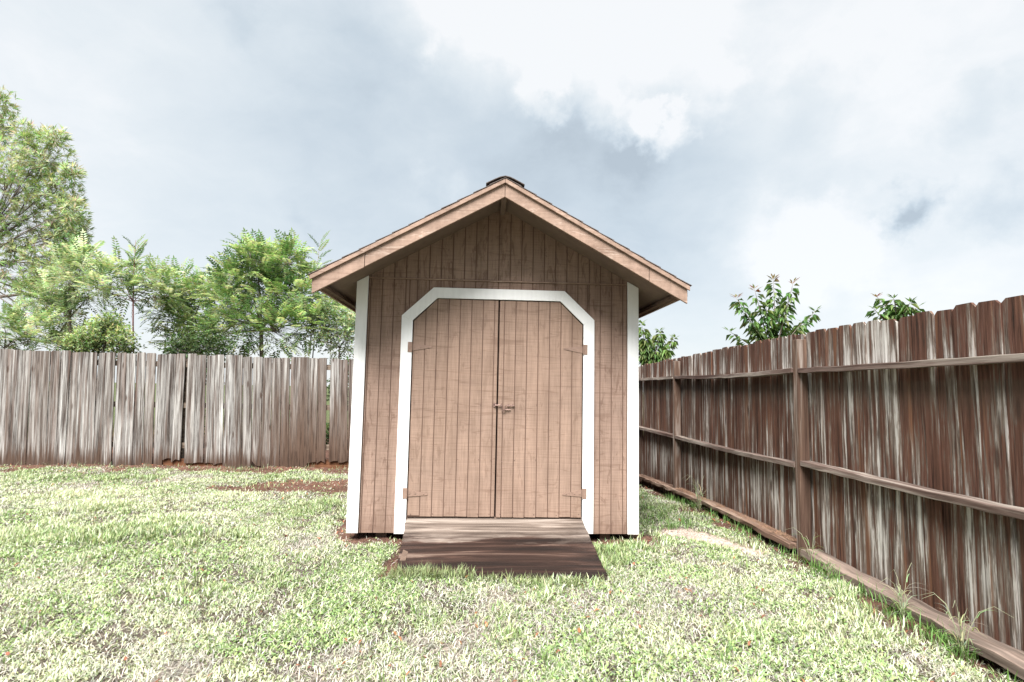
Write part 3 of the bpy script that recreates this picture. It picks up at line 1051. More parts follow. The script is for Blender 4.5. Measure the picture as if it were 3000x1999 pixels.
def sag_rail(ya, yb, za, zb, sag, th, x0, x1, name, mat, r, xo=0.0):
    n_ = 22
    v, f = [], []
    for k in range(n_ + 1):
        t = k / n_; yy = ya + (yb - ya) * t
        z = za + (zb - za) * t - sag * 4 * t * (1 - t) + r.uniform(-.003, .003) * (2.2 if name == 'kickboard' else 1)
        dx = xo * 4 * t * (1 - t) + r.uniform(-.0015, .0015)
        tw = 0.004 * sin(3 * t + ya)
        for (xx, zz) in ((x0, -th / 2), (x1, -th / 2), (x1, th / 2), (x0, th / 2)):
            v.append((xx + dx + (r.uniform(-.002, .002) * (4 if name == 'kickboard' and xx == x0 else 1)), yy, z + zz + (tw if xx == x0 else 0)))
    for k in range(n_):
        for q in range(4):
            q2 = (q + 1) % 4
            f.append((4 * k + q, 4 * k + 4 + q, 4 * k + 4 + q2, 4 * k + q2))
    f.append((0, 1, 2, 3)); f.append((4 * n_ + 3, 4 * n_ + 2, 4 * n_ + 1, 4 * n_))
    o = link(name, mesh_from(name, v, f, mat), rf)
    m = o.modifiers.new('bevel', 'BEVEL'); m.width = 0.003; m.limit_method = 'ANGLE'; m.segments = 2
    return o


for (a, b_), z1a, z1b, s1, z2a, z2b, s2 in zip(bays, (1.41, 1.405, 1.405, 1.40), (1.41, 1.40, 1.405, 1.405), (0, .0, .022, .0),
                                                (.68, .675, .635, .62), (.675, .665, .62, .625), (0, .01, .012, .0)):
    sag_rail(a, b_, z1a - RZ, z1b - RZ, s1, 0.040, -.092, -.004, 'rail', M['rail'], rr)
    sag_rail(a, b_, z2a - RZ, z2b - RZ, s2, 0.040, -.092, -.004, 'rail', M['rail'], rr)
# kick timbers lying along the foot
kz = [(-5.2, -3.20, -.03, -.035, 0.045, 0, M['kick_grey']), (-3.19, -0.49, -.035, -.010, 0.052, 0.012, M['kick_grey']),
      (-0.335, 2.41, 0.000, -.055, 0.040, -0.006, M['kick_brown']), (2.51, 4.2, -.065, -.145, 0.04, 0, M['kick_brown'])]
for a, b_, za, zb, th, sg, mt in kz:
    o = sag_rail(a, b_, za - RZ, zb - RZ, sg, th, -.150, -.003, 'kickboard', mt, rr, 0.012)
tag(rf.children[-1], None)

# back fence along y = BY, its plain side towards us
bf = empty('back_fence', (-4.5, BY, float(ground_z(-4.5, BY))))
tag(bf, 'weathered grey picket fence across the back of the lawn', 'fence')
BZ = bf.location.z
rb = random.Random(9)
x = -12.0
i = 0
while x < FX - 0.05:
    w = rb.choice([0.136, 0.139, 0.141, 0.144])
    gap = rb.choice([0.001, 0.003, 0.005, 0.008, 0.013])
    z0 = float(ground_z(x, BY)) - 0.03
    h = 1.685 - 0.007 * (x + 8) + rb.uniform(-.016, .014)
    lean = -0.036 + rb.uniform(-.007, .007)
    jag = 0.012
    if -6.10 < x < -5.95: gap = 0.016
    if -4.99 < x < -4.83: gap = 0.045; lean = -0.020
    if -2.85 < x < -2.70: gap = 0.060
    if -5.15 < x < -4.80: z0 += 0.11; jag = 0.04
    elif -4.80 < x < -4.25: z0 += 0.075; jag = 0.02
    elif -3.78 < x < -3.62: z0 += 0.10; jag = 0.05
    elif -2.95 < x < -2.05: z0 += 0.12; jag = 0.035
    o = picket_mesh(w, 0.016, h - BZ, 0.014, rb, jag, z0=z0 - BZ).build('picket', M['fence_grey'], bf)
    o.location = (x + w / 2 + 4.5, rb.uniform(-.008, .008), 0)
    o.rotation_euler = (rb.uniform(-.004, .004), lean, rb.uniform(-.02, .02))
    if -5.0 < x < -4.83: o.location.x -= 0.02
    x += w + gap
    i += 1
for z in (1.50, 0.85, 0.22):
    MB().box(-7.5, 6.98, 0.012, 0.052, z - .04 - BZ, z + .045 - BZ).build('rail', M['back_rail'], bf)
for xx in (-11.4, -9.0, -6.55, -4.90, -2.2, 0.25):
    MB().box(xx + 4.5 - .045, xx + 4.5 + .045, 0.054, 0.14, -.3, 1.60 - BZ).build('post', M['back_rail'], bf)
for xa, xb in ((-5.25, -4.2), (-3.1, -1.6)):
    MB().box(xa + 4.5, xb + 4.5, 0.014, 0.036, -.03, 0.115 if xa < -4 else .125).build('kickboard', M['rust_board'], bf)

# ------------------------------------------------------------------ grass
xmin, xmax = -9.3, FX - 0.02


def in_view(x, y, pad=1.3):
    dy = y - CAM.y
    xc = x - CAM.x
    return (xc > -(1.02 * dy + pad)) & (xc < (0.93 * dy + pad))


def sample_lawn(nmax, dens):
    x = rng.uniform(xmin, xmax, nmax); y = rng.uniform(-3.35, BY - .03, nmax)
    d = np.hypot(x - CAM.x, y - CAM.y)
    keep = in_view(x, y) & (rng.random(nmax) < dens(x, y, d))
    sh = (np.abs(x) < 1.2) & (y > 0.03) & (y < 2.9)
    front = -1.04 + 0.19 * np.clip((0.2 - x) / .8, 0, 1) + 0.05 * (vnoise(x * 6, y * 0, 3) - .5)
    rp = (x > -0.715) & (x < 0.735) & (y > front) & (y < 0.1)
    rp2 = rp
    keep &= ~sh & ~rp & ~rp2
    return x[keep], y[keep], d[keep]


def blades(name, x, y, L, W, lean, az, col, mat, z_off=0.0, curl=0.9):
    n_ = len(x)
    z = ground_z(x, y) + z_off
    dx, dy = np.cos(az), np.sin(az)
    px, py = -dy, dx
    l1 = lean * 0.6; l2 = np.clip(lean * (1 + curl * 0.5), 0, 1.62)
    P0 = np.stack([x, y, z - 0.006], -1)
    D1 = np.stack([dx * np.sin(l1), dy * np.sin(l1), np.cos(l1)], -1)
    D2 = np.stack([dx * np.sin(l2), dy * np.sin(l2), np.cos(l2)], -1)
    P1 = P0 + D1 * (L * 0.5)[:, None]
    P2 = P1 + D2 * (L * 0.55)[:, None]
    S = np.stack([px, py, np.zeros(n_)], -1)
    S[:, 2] = rng.uniform(-.35, .35, n_)
    w = W[:, None]
    V = np.stack([P0 - S * w * .35, P0 + S * w * .35, P1 + S * w * .5, P1 - S * w * .5, P2], 1).reshape(-1, 3)
    b = np.arange(n_) * 5
    q = np.stack([b, b + 1, b + 2, b + 3], -1); t = np.stack([b + 3, b + 2, b + 4], -1)
    C = np.repeat(col, 5, axis=0)
    return link(name, fast_mesh(name, V, [q, t], mat, C))


def pal(base, n_, v=0.18, hue=0.06):
    b = np.array(base)
    k = rng.normal(1, v, (n_, 1)).clip(.45, 1.7)
    return (b * k * rng.normal(1, hue, (n_, 3))).clip(0.005, 0.9)


def green_density(x, y, d):
    s, sa, ba = masks(x, y)
    cl = fbm(x * 7, y * 7, 71, 3)
    f = (1 - s) * (1 - sa) * (1 - 0.65 * ba) * (0.22 + 1.15 * sstep(0.38, 0.62, cl))
    f = np.maximum(f, 0.035 * (1 - sa))
    return np.clip(f * np.minimum(1, (3.6 / d) ** 1.05), 0, 1)


x, y, d = sample_lawn(1500000, green_density)
n_ = len(x)
tall = sstep(0.55, 0.75, fbm(x * 1.7 + 3, y * 1.7, 81, 3))
lush = fbm(x * 1.1, y * 1.1 + 9, 91, 3)
L = rng.uniform(0.014, 0.042, n_) * (1 + 1.1 * tall) * (0.8 + 0.4 * lush)
W = rng.uniform(0.0035, 0.0085, n_) * (1 + 0.09 * np.clip(d - 3, 0, 8))
lean = rng.uniform(0.35, 1.35, n_) * (1 - 0.3 * tall)
az = rng.uniform(0, 2 * pi, n_)
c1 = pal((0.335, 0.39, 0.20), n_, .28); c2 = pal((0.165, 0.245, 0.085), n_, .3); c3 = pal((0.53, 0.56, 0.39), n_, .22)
pale = np.exp(-(((x + 5.2) / 2.6) ** 2 + ((y - 1.3) / 1.1) ** 2)) + .5 * np.exp(-(((x + 1.2) / 2.0) ** 2 + ((y + 2.2) / .6) ** 2))  # first term paints a sunlit patch into the far-left blade colour
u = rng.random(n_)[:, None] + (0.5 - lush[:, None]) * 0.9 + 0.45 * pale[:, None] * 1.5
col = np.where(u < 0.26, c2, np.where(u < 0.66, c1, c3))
print('grass blades', n_)
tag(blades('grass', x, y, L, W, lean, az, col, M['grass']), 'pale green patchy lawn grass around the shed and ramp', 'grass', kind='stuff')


# low broad-leaved plants creeping through the lawn
def creeper_density(x, y, d):
    s, sa, ba = masks(x, y)
    return np.clip(sstep(0.50, 0.62, fbm(x * 2.3 + 11, y * 2.3, 111, 4)) * (1 - s) * (1 - sa) * (1 - .5 * ba) * np.minimum(1, (3.6 / d) ** 1.1), 0, 1)


x, y, d = sample_lawn(420000, creeper_density)
n_ = len(x)
print('creeper', n_)
tag(blades('lawn_weeds', x, y, rng.uniform(.010, .024, n_), rng.uniform(.008, .015, n_) * (1 + .05 * np.clip(d - 3, 0, 8)), rng.uniform(.7, 1.5, n_), rng.uniform(0, 2 * pi, n_),
           pal((0.25, 0.345, 0.135), n_, .3, .07), M['grass'], 0.012, .4), 'low patches of small rounded green leaves creeping through the lawn', 'lawn weeds', kind='stuff')


def straw_density(x, y, d):
    s, sa, ba = masks(x, y)
    f = (0.30 + 0.55 * ba + 0.30 * sstep(.45, .7, fbm(x * 3 + 5, y * 3, 101, 3))) * (1 - .93 * s) * (1 - sa)
    return np.clip(f * np.minimum(1, (3.6 / d) ** 1.1), 0, 1)


x, y, d = sample_lawn(600000, straw_density)
n_ = len(x)
col = pal((0.37, 0.35, 0.30), n_, .32, .04)
print('straw', n_)
tag(blades('dry_grass', x, y, rng.uniform(.02, .055, n_), rng.uniform(.0022, .0045, n_) * (1 + .08 * np.clip(d - 3, 0, 8)), rng.uniform(1.15, 1.6, n_), rng.uniform(0, 2 * pi, n_), col, M['litter'],
           0.010, 0.1), 'dry straw coloured dead grass lying between the green blades', 'dry grass', kind='stuff')

# fallen brown leaves and bits
x, y, d = sample_lawn(20000, lambda x, y, d: 0.04 + 0.22 * masks(x, y)[2] + 0.12 * masks(x, y)[0])
n_ = len(x)
tag(blades('leaf_litter', x, y, rng.uniform(.02, .045, n_), rng.uniform(.008, .018, n_), rng.uniform(1.2, 1.6, n_), rng.uniform(0, 2 * pi, n_), pal((0.20, 0.085, 0.045), n_, .35, .1), M['litter'],
           0.018, .2), 'small fallen brown leaves scattered over grass and bare soil', 'fallen leaves', kind='stuff')


# tall tufts: along the ramp's front edge, by the kickboards, here and there in the lawn
def tufts(spots, per, hmin, hmax, base, spread):
    X, Y_, LL = [], [], []
    for (sx_, sy_, k) in spots:
        m = int(per * k)
        X.append(rng.normal(sx_, spread, m)); Y_.append(rng.normal(sy_, spread, m)); LL.append(rng.uniform(hmin, hmax, m) * (0.7 + .4 * k))
    X = np.concatenate(X); Y_ = np.concatenate(Y_); LL = np.concatenate(LL)
    keep = X < FX - .03
    X, Y_, LL = X[keep], Y_[keep], LL[keep]
    m = len(X)
    return X, Y_, LL, rng.uniform(.0035, .006, m), rng.uniform(.15, .9, m), rng.uniform(0, 2 * pi, m), pal(base, m, .2)


sp = []
for k in range(60):
    tx = random.uniform(-0.78, 0.75)
    sp.append((tx, -1.08 + 0.19 * max(0, min(1, (0.2 - tx) / .8)) - random.uniform(-.02, .06), random.uniform(.4, .9) * (1 if tx < .5 else .6)))
for k in range(26):
    sp.append((-0.62 + random.uniform(-.08, .4), -0.94 + random.uniform(-.06, .03), 1.0))
for k in range(20):
    sp.append((0.84 + random.uniform(-.05, .15), -0.55 + random.uniform(-.3, .2), .6))
X = [tufts(sp, 16, .05, .10, (0.23, 0.27, 0.13), .02)]
sp = [(FX - .17 + random.uniform(-.06, .04), random.uniform(-3.0, 2.5), random.uniform(.4, 1.1)) for k in range(90)]
sp += [(1.35 + random.uniform(0, .6), 0.5 + random.uniform(-.2, 1.4), random.uniform(.4, .9)) for k in range(60)]
X.append(tufts(sp, 14, .05, .13, (0.13, 0.235, 0.06), .025))
sp = [(random.uniform(-4.5, 1.9), random.uniform(-2.4, 1.2), random.uniform(.4, .8)) for k in range(110)]
sp = [s for s in sp if not (abs(s[0]) < 1.3 and s[1] > -1.2)]
X.append(tufts(sp, 22, .05, .10, (0.16, 0.25, 0.075), .035))
sp = [(random.uniform(-8, -1.3), BY - .10 - random.uniform(0, .35), random.uniform(.3, .8)) for k in range(90)]
X.append(tufts(sp, 10, .04, .12, (0.22, 0.26, 0.15), .04))
A = [np.concatenate([q[i] for q in X]) for i in range(7)]
tag(blades('grass_tuft', *A[:6], A[6], M['grass'], 0.0, 1.0), 'longer grass tufts at the ramp edge, kickboards and fence foot', 'grass', kind='stuff')

# pine needles and dirt resting on the left kickboard
m = 2600
yy = rng.uniform(-0.3, 2.35, m); zz = np.interp(yy, [-.1, 2.6], [0.024, -0.033])
xx = FX - .02 - rng.uniform(0, .11, m) * rng.random(m) ** .4
Ld = rng.uniform(.02, .07, m); az = rng.normal(pi / 2, .8, m); 
P0 = np.stack([xx, yy, zz], -1); Dv = np.stack([np.cos(az), np.sin(az), rng.uniform(0, .25, m)], -1)
Sv = np.stack([-np.sin(az), np.cos(az), np.zeros(m)], -1) * 0.0022
V = np.stack([P0 - Sv, P0 + Sv, P0 + Dv * Ld[:, None]], 1).reshape(-1, 3)
tag(link('pine_needles', fast_mesh('pine_needles', V, [np.arange(m * 3).reshape(-1, 3)], M['litter'], np.repeat(pal((.24, .145, .095), m, .35), 3, axis=0))),
    'orange brown needles lying on the kickboard of the dark fence', 'pine needles', kind='stuff')


# ------------------------------------------------------------------ weeds and plants
class Foliage:
    def __init__(s):
        s.V, s.F, s.C, s.n = [], [], [], 0

    def leaf(s, p, d, nrm, ln, w, col, droop=0.0):
        """two-segment pointed leaf"""
        side = d.cross(nrm)
        if side.length < 1e-4:
            side = d.cross(Vector((0.3, 0.8, 0.2)))
        side.normalize()
        d2 = (d + Vector((0, 0, -droop))).normalized()
        a = p + d * ln * .45; e = a + d2 * ln * .55
        s.V += [p, a + side * w * .5, e, a - side * w * .5]
        s.F.append((s.n, s.n + 1, s.n + 2)); s.F.append((s.n, s.n + 2, s.n + 3))
        s.C += [col] * 4
        s.n += 4

    def frond(s, p, d, up_, ln, col, r, pairs=7, lw=0.032, ll=0.1):
        side = d.cross(up_).normalized()
        nrm = side.cross(d).normalized()
        q = p.copy(); dd = d.copy()
        for k in range(pairs):
            t = (k + 1) / pairs
            dd = (dd + Vector((0, 0, -0.07))).normalized()
            q = q + dd * (ln / pairs)
            f = (1 - 0.45 * abs(t - .45) * 1.3)
            for sg in (-1, 1):
                ld = (side * sg * 0.85 + dd * 0.55 + nrm * r.uniform(-.1, .25)).normalized()
                c = tuple(x * r.uniform(.8, 1.2) for x in col)
                s.leaf(q, ld, nrm, ll * f, lw, c, .25)
        s.leaf(q, dd, nrm, ll, lw, col, .2)

    def star(s, p, d, size, col, r, k=7, w=.28):
        for i in range(k):
            v = Vector((r.gauss(0, 1), r.gauss(0, 1), r.gauss(0, 1))).normalized()
            dd = (d * .9 + v).normalized()
            c = tuple(x * r.uniform(.75, 1.25) for x in col)
            s.leaf(p, dd, v, size * r.uniform(.7, 1.2), size * w, c, .2)

    def build(s, name, parent):
        V = np.array([tuple(v) for v in s.V]); F_ = np.array(s.F)
        return link(name, fast_mesh(name, V, [F_], M['leaf'], np.array(s.C)), parent)


def limb(mb, a, b_, r0, r1, r, n_=5, bend=.12, seg=5):
    a = Vector(a); b_ = Vector(b_)
    ln = (b_ - a).length
    off = Vector((r.uniform(-1, 1), r.uniform(-1, 1), r.uniform(0, .6))) * ln * bend
    path = []
    for k in range(seg + 1):
        t = k / seg
        path.append(a.lerp(b_, t) + off * 4 * t * (1 - t) * .6 + Vector((r.uniform(-1, 1), r.uniform(-1, 1), 0)) * ln * .012 * (0 < k < seg))
    mb.tube(path, [r0 + (r1 - r0) * k / seg for k in range(seg + 1)], n_)
    return path


def D(x, y, Y):                     # point from 2353-wide reading of the photo
    return at(x * 1.275, y * 1.275, Y)


def scale_at(Y):                    # metres per (2353-wide) pixel at depth Y
    return 1.275 * (Y - CAM.y) / F_PX


def tree(name, label, cat, base_xy, Y, blobs, style, cols, trunk_r, seed, group=None, fork=None, mat='bark', extra=None, size=1.0, plumes=()):
    """blobs: (px, py, radius px, count) in the 2353-wide reading; every blob gets a limb from the trunk and twigs with leaves"""
    r = random.Random(seed)
    k = scale_at(Y)
    bx = D(base_xy[0], base_xy[1], Y)
    gz = float(ground_z(bx.x, Y))
    root = empty(name, (bx.x, Y, gz))
    tag(root, label, cat, group)
    wood = MB(); fo = Foliage()
    O = Vector((bx.x, Y, gz))
    base = Vector((0, 0, -.05))
    fork_p = (D(fork[0], fork[1], Y) - O) if fork else Vector((0, 0, max(1.0, (D(*blobs[0][:2], Y).z - gz) * .5)))
    limb(wood, base, fork_p, trunk_r, trunk_r * .75, r, 8, .04, 6)
    sun_c = Vector((0, 0, 1))
    for bx_, by_, br, cnt in blobs:
        dY = r.uniform(-.5, .5) * br * k
        c = D(bx_, by_, Y + dY) - O
        R = br * k
        path = limb(wood, fork_p, c, min(.022, trunk_r * .5), min(.007, trunk_r * .12), r, 5, .10)
        for j in range(cnt):
            v = Vector((r.gauss(0, 1), r.gauss(0, 1), r.gauss(0, 1))).normalized()
            rad = R * (r.random() ** .45)
            p = c + Vector((v.x, v.y * .9, v.z)) * rad
            out = (v + Vector((0, 0, .55))).normalized()
            src = path[min(len(path) - 1, 2 + int(r.random() * 4))]
            if j % 3 == 0:
                mid = src.lerp(p, .55) + Vector((r.uniform(-1, 1), r.uniform(-1, 1), r.uniform(-.5, 1))) * R * .10
                tw = min(trunk_r * .10, .0045)
                wood.tube([tuple(src), tuple(mid), tuple(p)], [tw, tw * .6, tw * .35], 3)
            pc = cols[min(len(cols) - 1, int(r.random() * len(cols)))]
            if style == 'frond' and r.random() < .22:
                continue
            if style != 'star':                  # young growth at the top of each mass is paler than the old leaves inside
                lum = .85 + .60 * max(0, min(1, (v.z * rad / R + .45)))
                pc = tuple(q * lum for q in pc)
            # sprays on top are the young paler growth, as on the real trees
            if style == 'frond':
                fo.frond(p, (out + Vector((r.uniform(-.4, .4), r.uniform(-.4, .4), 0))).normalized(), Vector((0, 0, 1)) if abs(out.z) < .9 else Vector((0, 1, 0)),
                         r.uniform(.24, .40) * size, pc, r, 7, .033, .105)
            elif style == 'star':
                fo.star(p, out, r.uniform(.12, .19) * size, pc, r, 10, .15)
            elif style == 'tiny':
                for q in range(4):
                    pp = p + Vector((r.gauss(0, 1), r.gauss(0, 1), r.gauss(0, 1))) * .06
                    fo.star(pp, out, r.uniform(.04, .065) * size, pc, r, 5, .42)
    for (tx, ty, ph, fl) in plumes:            # upright young shoots, leaves in two ranks, tips up
        b0_ = D(tx + r.uniform(-6, 6), ty + ph, Y) - O; t0_ = D(tx, ty + 14, Y) - O
        wood.tube([tuple(b0_), tuple(b0_.lerp(t0_, .5)), tuple(t0_)], [.009, .006, .003], 4)
        m = max(7, int(ph / 7))
        for j in range(m):
            q = t0_.lerp(b0_, j / m)
            a = j * 2.4; o_ = .25 + .75 * min(1, j / 5)
            d = Vector((cos(a) * o_, sin(a) * o_ * .8, 1.0 - .45 * min(1, j / 6))).normalized()
            fo.frond(q, d, Vector((0, 1, 0)) if abs(d.z) > .9 else Vector((0, 0, 1)), fl * (.6 + .4 * min(1, j / 4)), cols[j % len(cols)], r, 7, .034, .10)
    if extra:
        extra(O, wood, fo, r)
    wood.build('trunk', M[mat], root, smooth=True)
    fo.build('crown', root)
    return root


G1_ = [(0.115, 0.175, 0.045), (0.085, 0.140, 0.038), (0.155, 0.215, 0.065), (0.06, 0.11, 0.03)]
G2 = [(0.31, 0.38, 0.21), (0.22, 0.285, 0.14), (0.46, 0.51, 0.34), (0.10, 0.15, 0.065)]
G3 = [(0.20, 0.285, 0.11), (0.10, 0.165, 0.055), (0.28, 0.365, 0.165), (0.38, 0.45, 0.24), (0.06, 0.11, 0.04)]
OL = [(0.36, 0.44, 0.22), (0.27, 0.36, 0.15), (0.55, 0.58, 0.42), (0.18, 0.26, 0.10), (0.44, 0.45, 0.32), (0.40, 0.49, 0.25)]

BG = 'trees beyond the grey fence'


def big_limb(O, wood, fo, r):
    a = D(-60, 690, 9.2) - O; b_ = D(105, 672, 9.0) - O
    limb(wood, a, b_, .05, .02, r, 6, .03)
    limb(wood, b_, D(215, 690, 9.0) - O, .02, .008, r, 5, .08)


tree('oak_tree', 'tall olive green tree at the left edge rising over the grey fence', 'tree', (-90, 800), 9.2,
     [(5, 290, 50, 118), (100, 365, 62, 207), (25, 400, 80, 217), (135, 450, 52, 155), (55, 510, 85, 217), (155, 535, 45, 172), (-70, 420, 130, 165),
      (20, 610, 65, 113), (115, 600, 52, 118), (0, 235, 30, 64), (-90, 600, 120, 103), (160, 490, 38, 108), (172, 580, 30, 79), (60, 655, 36, 64), (125, 318, 28, 57), (95, 660, 34, 60), (130, 705, 34, 60), (165, 770, 30, 50), (60, 720, 26, 26), (165, 400, 22, 43), (190, 545, 18, 28), (60, 310, 26, 43)],
     'star', OL, .17, 1, BG, fork=(-80, 620), extra=big_limb)
tree('young_tree', 'light feathery sapling rising over the fence below the tall olive tree', 'tree', (150, 806), 7.2,
     [(110, 690, 42, 120), (165, 640, 44, 130), (190, 600, 40, 110), (140, 730, 40, 90), (205, 680, 40, 90), (120, 790, 30, 60)],
     'frond', G2, .035, 2, BG, fork=(160, 730),
     plumes=[(190, 585, 60, .3), (150, 600, 60, .3), (222, 600, 50, .28), (120, 640, 50, .3), (95, 660, 40, .3)])


def thin_trunk(O, wood, fo, r):
    pts = [D(331, 812, 6.4) - O, D(330, 790, 6.4) - O, D(324, 750, 6.4) - O, D(312, 715, 6.4) - O, D(306, 695, 6.4) - O]
    for t in (0.2, .5, .8):
        pass
    # frond spike at the top
    for k in range(26):
        c = D(309 + r.uniform(-5, 5), 572 + k * 4.6, 6.4) - O
        sg = -1 if k % 2 else 1
        d = Vector((sg * r.uniform(.25, .5 + k * .02), r.uniform(-.4, .4), r.uniform(.7, 1.0))).normalized()
        fo.frond(c, d, Vector((0, 0, 1)), .30, G3[k % 5], r, 9, .030, .085)
    wood.tube([tuple(D(306, 695, 6.4) - O), tuple(D(308, 620, 6.4) - O), tuple(D(312, 552, 6.4) - O)], [.010, .008, .003], 5)


tree('sapling', 'slender sapling with a bare curved red stem and feathery spreading crown', 'sapling', (332, 812), 6.4,
     [(250, 640, 34, 70), (270, 610, 24, 36), (355, 650, 32, 60), (300, 670, 30, 50), (225, 665, 28, 40), (385, 680, 26, 40)],
     'frond', G2, .018, 3, None, fork=(306, 694), mat='red_stem', extra=thin_trunk)
tree('bush', 'low rounded yellow green bush just above the grey fence', 'bush', (240, 812), 6.0,
     [(240, 770, 42, 210), (200, 790, 34, 130), (285, 785, 34, 120), (250, 745, 26, 70), (170, 795, 24, 60)],
     'tiny', [(0.27, 0.33, 0.14), (0.17, 0.23, 0.09), (0.38, 0.42, 0.22), (0.10, 0.15, 0.06)], .03, 4, None, fork=(240, 800))
tree('young_tree', 'airy mid green young tree right of the slender red stemmed sapling', 'tree', (440, 812), 7.0,
     [(400, 655, 34, 80), (440, 690, 40, 110), (375, 705, 36, 70), (475, 655, 30, 60), (440, 750, 38, 100), (415, 780, 32, 80), (400, 735, 30, 60), (475, 785, 30, 70)],
     'frond', G2 + G3, .035, 5, BG, fork=(442, 745),
     plumes=[(400, 622, 60, .32), (444, 640, 60, .3), (484, 640, 50, .28), (374, 650, 50, .3), (425, 655, 50, .3), (466, 662, 50, .28)])
tree('leafy_tree', 'dense bright green tree standing nearest the left side of the shed', 'tree', (600, 815), 6.2,
     [(590, 615, 42, 130), (540, 640, 36, 100), (655, 610, 34, 100), (620, 680, 55, 190), (520, 690, 42, 120), (680, 680, 40, 120), (560, 740, 55, 200), (640, 760, 55, 190),
      (505, 770, 34, 90), (700, 745, 38, 80), (600, 590, 26, 60), (668, 585, 20, 40), (575, 580, 18, 36)],
     'frond', G3, .05, 6, BG, fork=(600, 760),
     plumes=[(590, 560, 80, .34), (556, 574, 70, .3), (622, 572, 70, .3), (664, 562, 80, .34), (690, 590, 60, .3), (532, 604, 60, .3), (505, 640, 50, .3), (640, 585, 60, .3), (700, 650, 60, .3), (575, 600, 60, .3)])


def spire(O, wood, fo, r):
    wood.tube([tuple(D(712, 815, 6.8) - O), tuple(D(718, 700, 6.8) - O), tuple(D(735, 560, 6.8) - O)], [.014, .010, .004], 5)
    for k in range(9):
        c = D(735 - k * 1.2, 562 + k * 9, 6.8) - O
        sg = -1 if k % 2 else 1
        fo.frond(c, Vector((sg * (.35 + .07 * k), r.uniform(-.3, .3), .9)).normalized(), Vector((0, 0, 1)), .30, G3[k % 3], r, 8, .034, .095)


tree('sapling', 'thin upright sapling half hidden by the left eave of the shed', 'sapling', (716, 815), 6.8,
     [(706, 640, 26, 40), (730, 690, 36, 60), (760, 730, 40, 80), (780, 765, 44, 80), (810, 780, 34, 50), (800, 720, 26, 30)], 'frond', G2, .015, 7, None, fork=(722, 780), extra=spire,
     plumes=[(712, 612, 50, .28), (752, 640, 50, .28)])
tree('bush', 'loose twiggy bush between the leafy tree and the shed corner', 'bush', (780, 815), 6.4,
     [(770, 740, 44, 70), (740, 780, 40, 60), (800, 770, 40, 60), (820, 735, 30, 30), (730, 730, 30, 40)], 'tiny', G2, .02, 8, None, fork=(780, 800), size=.9)
tree('bush', 'pale feathery bush at the far left end of the grey fence', 'bush', (20, 812), 6.6,
     [(10, 745, 36, 60), (45, 775, 34, 60), (85, 750, 26, 40), (70, 785, 26, 40), (-40, 770, 40, 60)], 'frond', G2, .025, 9, None, fork=(10, 800))
tree('bush', 'dark small leaved shrub low behind the fence below the airy young tree', 'bush', (460, 815), 5.6,
     [(430, 795, 32, 90), (470, 790, 36, 90), (395, 800, 24, 50), (505, 800, 26, 60)], 'tiny', [(0.05, .085, .03), (.08, .12, .045)], .02, 12, None, fork=(450, 812), size=.9)
# vegetation seen through the gaps of the back fence
tree('bush', 'shaded shrub seen through the missing board of the grey fence', 'bush', (790, 950), 5.2,
     [(775, 900, 26, 60), (770, 1000, 30, 60), (800, 850, 24, 40), (440, 960, 40, 90), (445, 860, 34, 70)], 'tiny', [(0.06, .10, .035), (.09, .13, .05)], .02, 13, None, fork=(780, 1000))


def peach(name, label, base_xy, Y, shoots, cols, tipcol, seed, thick=.03, dens=1.0, ll=.12):
    """shoots: (x,y) tips; leaves hang along each curved shoot"""
    r = random.Random(seed)
    b0_ = D(base_xy[0], base_xy[1], Y)
    gz = float(ground_z(b0_.x, Y))
    root = empty(name, (b0_.x, Y, gz)); tag(root, label, 'tree')
    O = Vector((b0_.x, Y, gz))
    wood = MB(); fo = Foliage()
    fork_p = D(base_xy[0], base_xy[1], Y) - O
    limb(wood, (0, 0, -.05), fork_p, thick, thick * .8, r, 7, .03)
    for (sx_, sy_, n_, red) in shoots:
        tip = D(sx_, sy_, Y + r.uniform(-.25, .25)) - O
        ln = (tip - fork_p).length
        mid = fork_p.lerp(tip, .55) + Vector((r.uniform(-.05, .05), r.uniform(-.1, .1), -.06 * ln + .06))
        path = []
        for k in range(9):
            t = k / 8
            path.append(fork_p * (1 - t) ** 2 + mid * 2 * t * (1 - t) + tip * t * t)
        wood.tube([tuple(p) for p in path], [thick * .45 * (1 - .85 * k / 8) for k in range(9)], 5)
        for j in range(int(n_ * dens * 1.5)):
            t = 1 - (r.random() ** 1.3) * .80
            kk = min(7, int(t * 8)); p = path[kk].lerp(path[kk + 1], t * 8 - kk)
            a = j * 2.4 + r.uniform(-.3, .3)
            upness = .75 if t > .93 else -.15
            d = Vector((cos(a), sin(a), upness)).normalized()
            size = ll * 1.4 * r.uniform(.75, 1.15) * (.65 if t > .93 else 1)
            pt = p + d * r.uniform(0, .05) * (1 - .5 * t)
            col = cols[int(r.random() * len(cols))]
            if red and t > .94:
                col = tipcol if r.random() < .45 else (.20, .17, .08)
            c = tuple(x * r.uniform(.8, 1.2) for x in col)
            fo.leaf(pt, d, Vector((0, 0, 1)), size, size * .25, c, .2 if t > .95 else 1.5)
    wood.build('trunk', M['bark'], root, smooth=True)
    fo.build('crown', root)


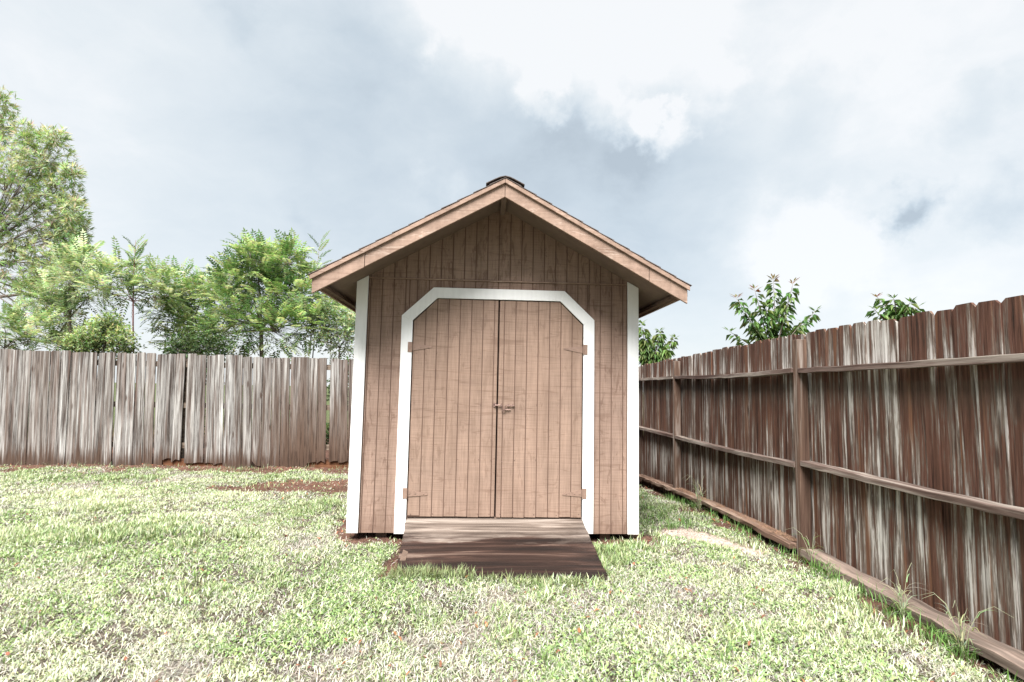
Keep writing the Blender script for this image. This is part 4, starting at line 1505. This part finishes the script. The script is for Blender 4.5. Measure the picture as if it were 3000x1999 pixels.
PG = [(0.08, 0.15, 0.045), (0.12, 0.20, 0.06), (0.055, 0.11, 0.038), (0.18, 0.26, 0.10)]
RED = (0.22, 0.075, 0.05)
peach('fruit_tree', 'larger fruit tree with drooping leaves and reddish tips above the dark fence', (1775, 830), 2.9,
      [(1690, 682, 46, 1), (1733, 662, 40, 1), (1776, 638, 60, 1), (1823, 648, 56, 1), (1800, 690, 50, 0), (1760, 700, 50, 0), (1876, 712, 34, 0), (1676, 762, 26, 0), (1720, 730, 40, 0),
       (1845, 740, 30, 0), (1790, 740, 50, 0), (1740, 760, 40, 0)], PG, RED, 21)
peach('fruit_tree', 'small fruit tree peeking over the dark fence near the right edge', (2058, 760), 2.0,
      [(2014, 682, 34, 1), (2052, 684, 40, 0), (2092, 694, 36, 0), (2006, 708, 22, 0), (2070, 700, 44, 0), (2110, 705, 18, 0), (2040, 715, 40, 0)], PG, RED, 22, ll=.10)
peach('fruit_tree', 'light green fruit tree showing between shed eave and dark fence', (1495, 860), 4.9,
      [(1474, 742, 60, 0), (1488, 772, 50, 0), (1516, 760, 60, 0), (1552, 776, 54, 0), (1535, 800, 50, 0), (1470, 790, 60, 0), (1500, 805, 60, 0), (1448, 760, 40, 0)],
      [(0.14, 0.21, 0.075), (0.10, 0.165, 0.05), (0.18, 0.25, 0.10)], RED, 23, dens=1.3, ll=.12)


# weeds by the right fence
def weed(label, x, y, h, n_, seed, pale=False):
    """clump of thin arching grass stems, each with a few long narrow leaves"""
    r = random.Random(seed)
    gz = float(ground_z(x, y))
    root = empty('weed', (x, y, gz)); tag(root, label, 'weed', 'weeds by the dark fence')
    st = MB(); fo = Foliage()
    lim = FX - .03 - x
    cl = lambda v: Vector((min(v.x, lim), v.y, v.z))
    for k in range(n_):
        a = r.uniform(0, 2 * pi); hh = h * r.uniform(.4, 1); rad = hh * r.uniform(.1, .45)
        path = [cl(Vector((cos(a) * rad * q, sin(a) * rad * q, hh * w))) for q, w in ((0, -.05), (.25, .5), (.6, .85), (1.1, 1.0), (1.7, .88))]
        st.tube([tuple(p) for p in path], [.0022, .0018, .0014, .001, .0005], 4)
        for j in range(3):
            q = path[0].lerp(path[2], r.uniform(.05, .9))
            b = r.uniform(0, 2 * pi)
            p = q.copy(); d = Vector((cos(b) * .6, sin(b) * .6, 1)).normalized()
            ln = h * r.uniform(.25, .5); base = (.34, .38, .24) if pale else (.20, .31, .10)
            c = tuple(v * r.uniform(.75, 1.2) for v in base)
            n4 = 4; w = .0038; side = Vector((-sin(b), cos(b), 0)); prev = None
            for m in range(n4 + 1):
                ww = side * w * (1 - m / n4 * .9)
                fo.V += [cl(p - ww), cl(p + ww)]; fo.C += [c, c]
                if m:
                    i0 = fo.n + 2 * m
                    fo.F += [(i0 - 2, i0 - 1, i0 + 1), (i0 - 2, i0 + 1, i0)]
                p = p + d * ln / n4; d = (d + Vector((cos(b) * .25, sin(b) * .25, -.42))).normalized()
            fo.n += 2 * (n4 + 1)
    st.build('stem', M['leafstem'], root)
    fo.build('foliage', root)


M['leafstem'] = simple('pale_stem', (0.26, 0.27, 0.17), 0.7, 0.2, 30)
weed('wispy tall weed with dry stalks at the fence foot beyond the middle post', FX - .20, 1.35, .42, 12, 1, True)
weed('small upright weed against the foot of the middle fence post', FX - .14, -0.62, .26, 5, 2)
weed('tall arching weed by the grey kickboard near the right edge', FX - .17, -1.55, .36, 8, 3, True)
weed('spreading grassy weed leaning over the kickboard nearest the camera', FX - .18, -1.95, .30, 12, 4, True)
weed('short grassy weed beside the kickboard in front of the middle post', FX - .22, -0.95, .18, 9, 5)
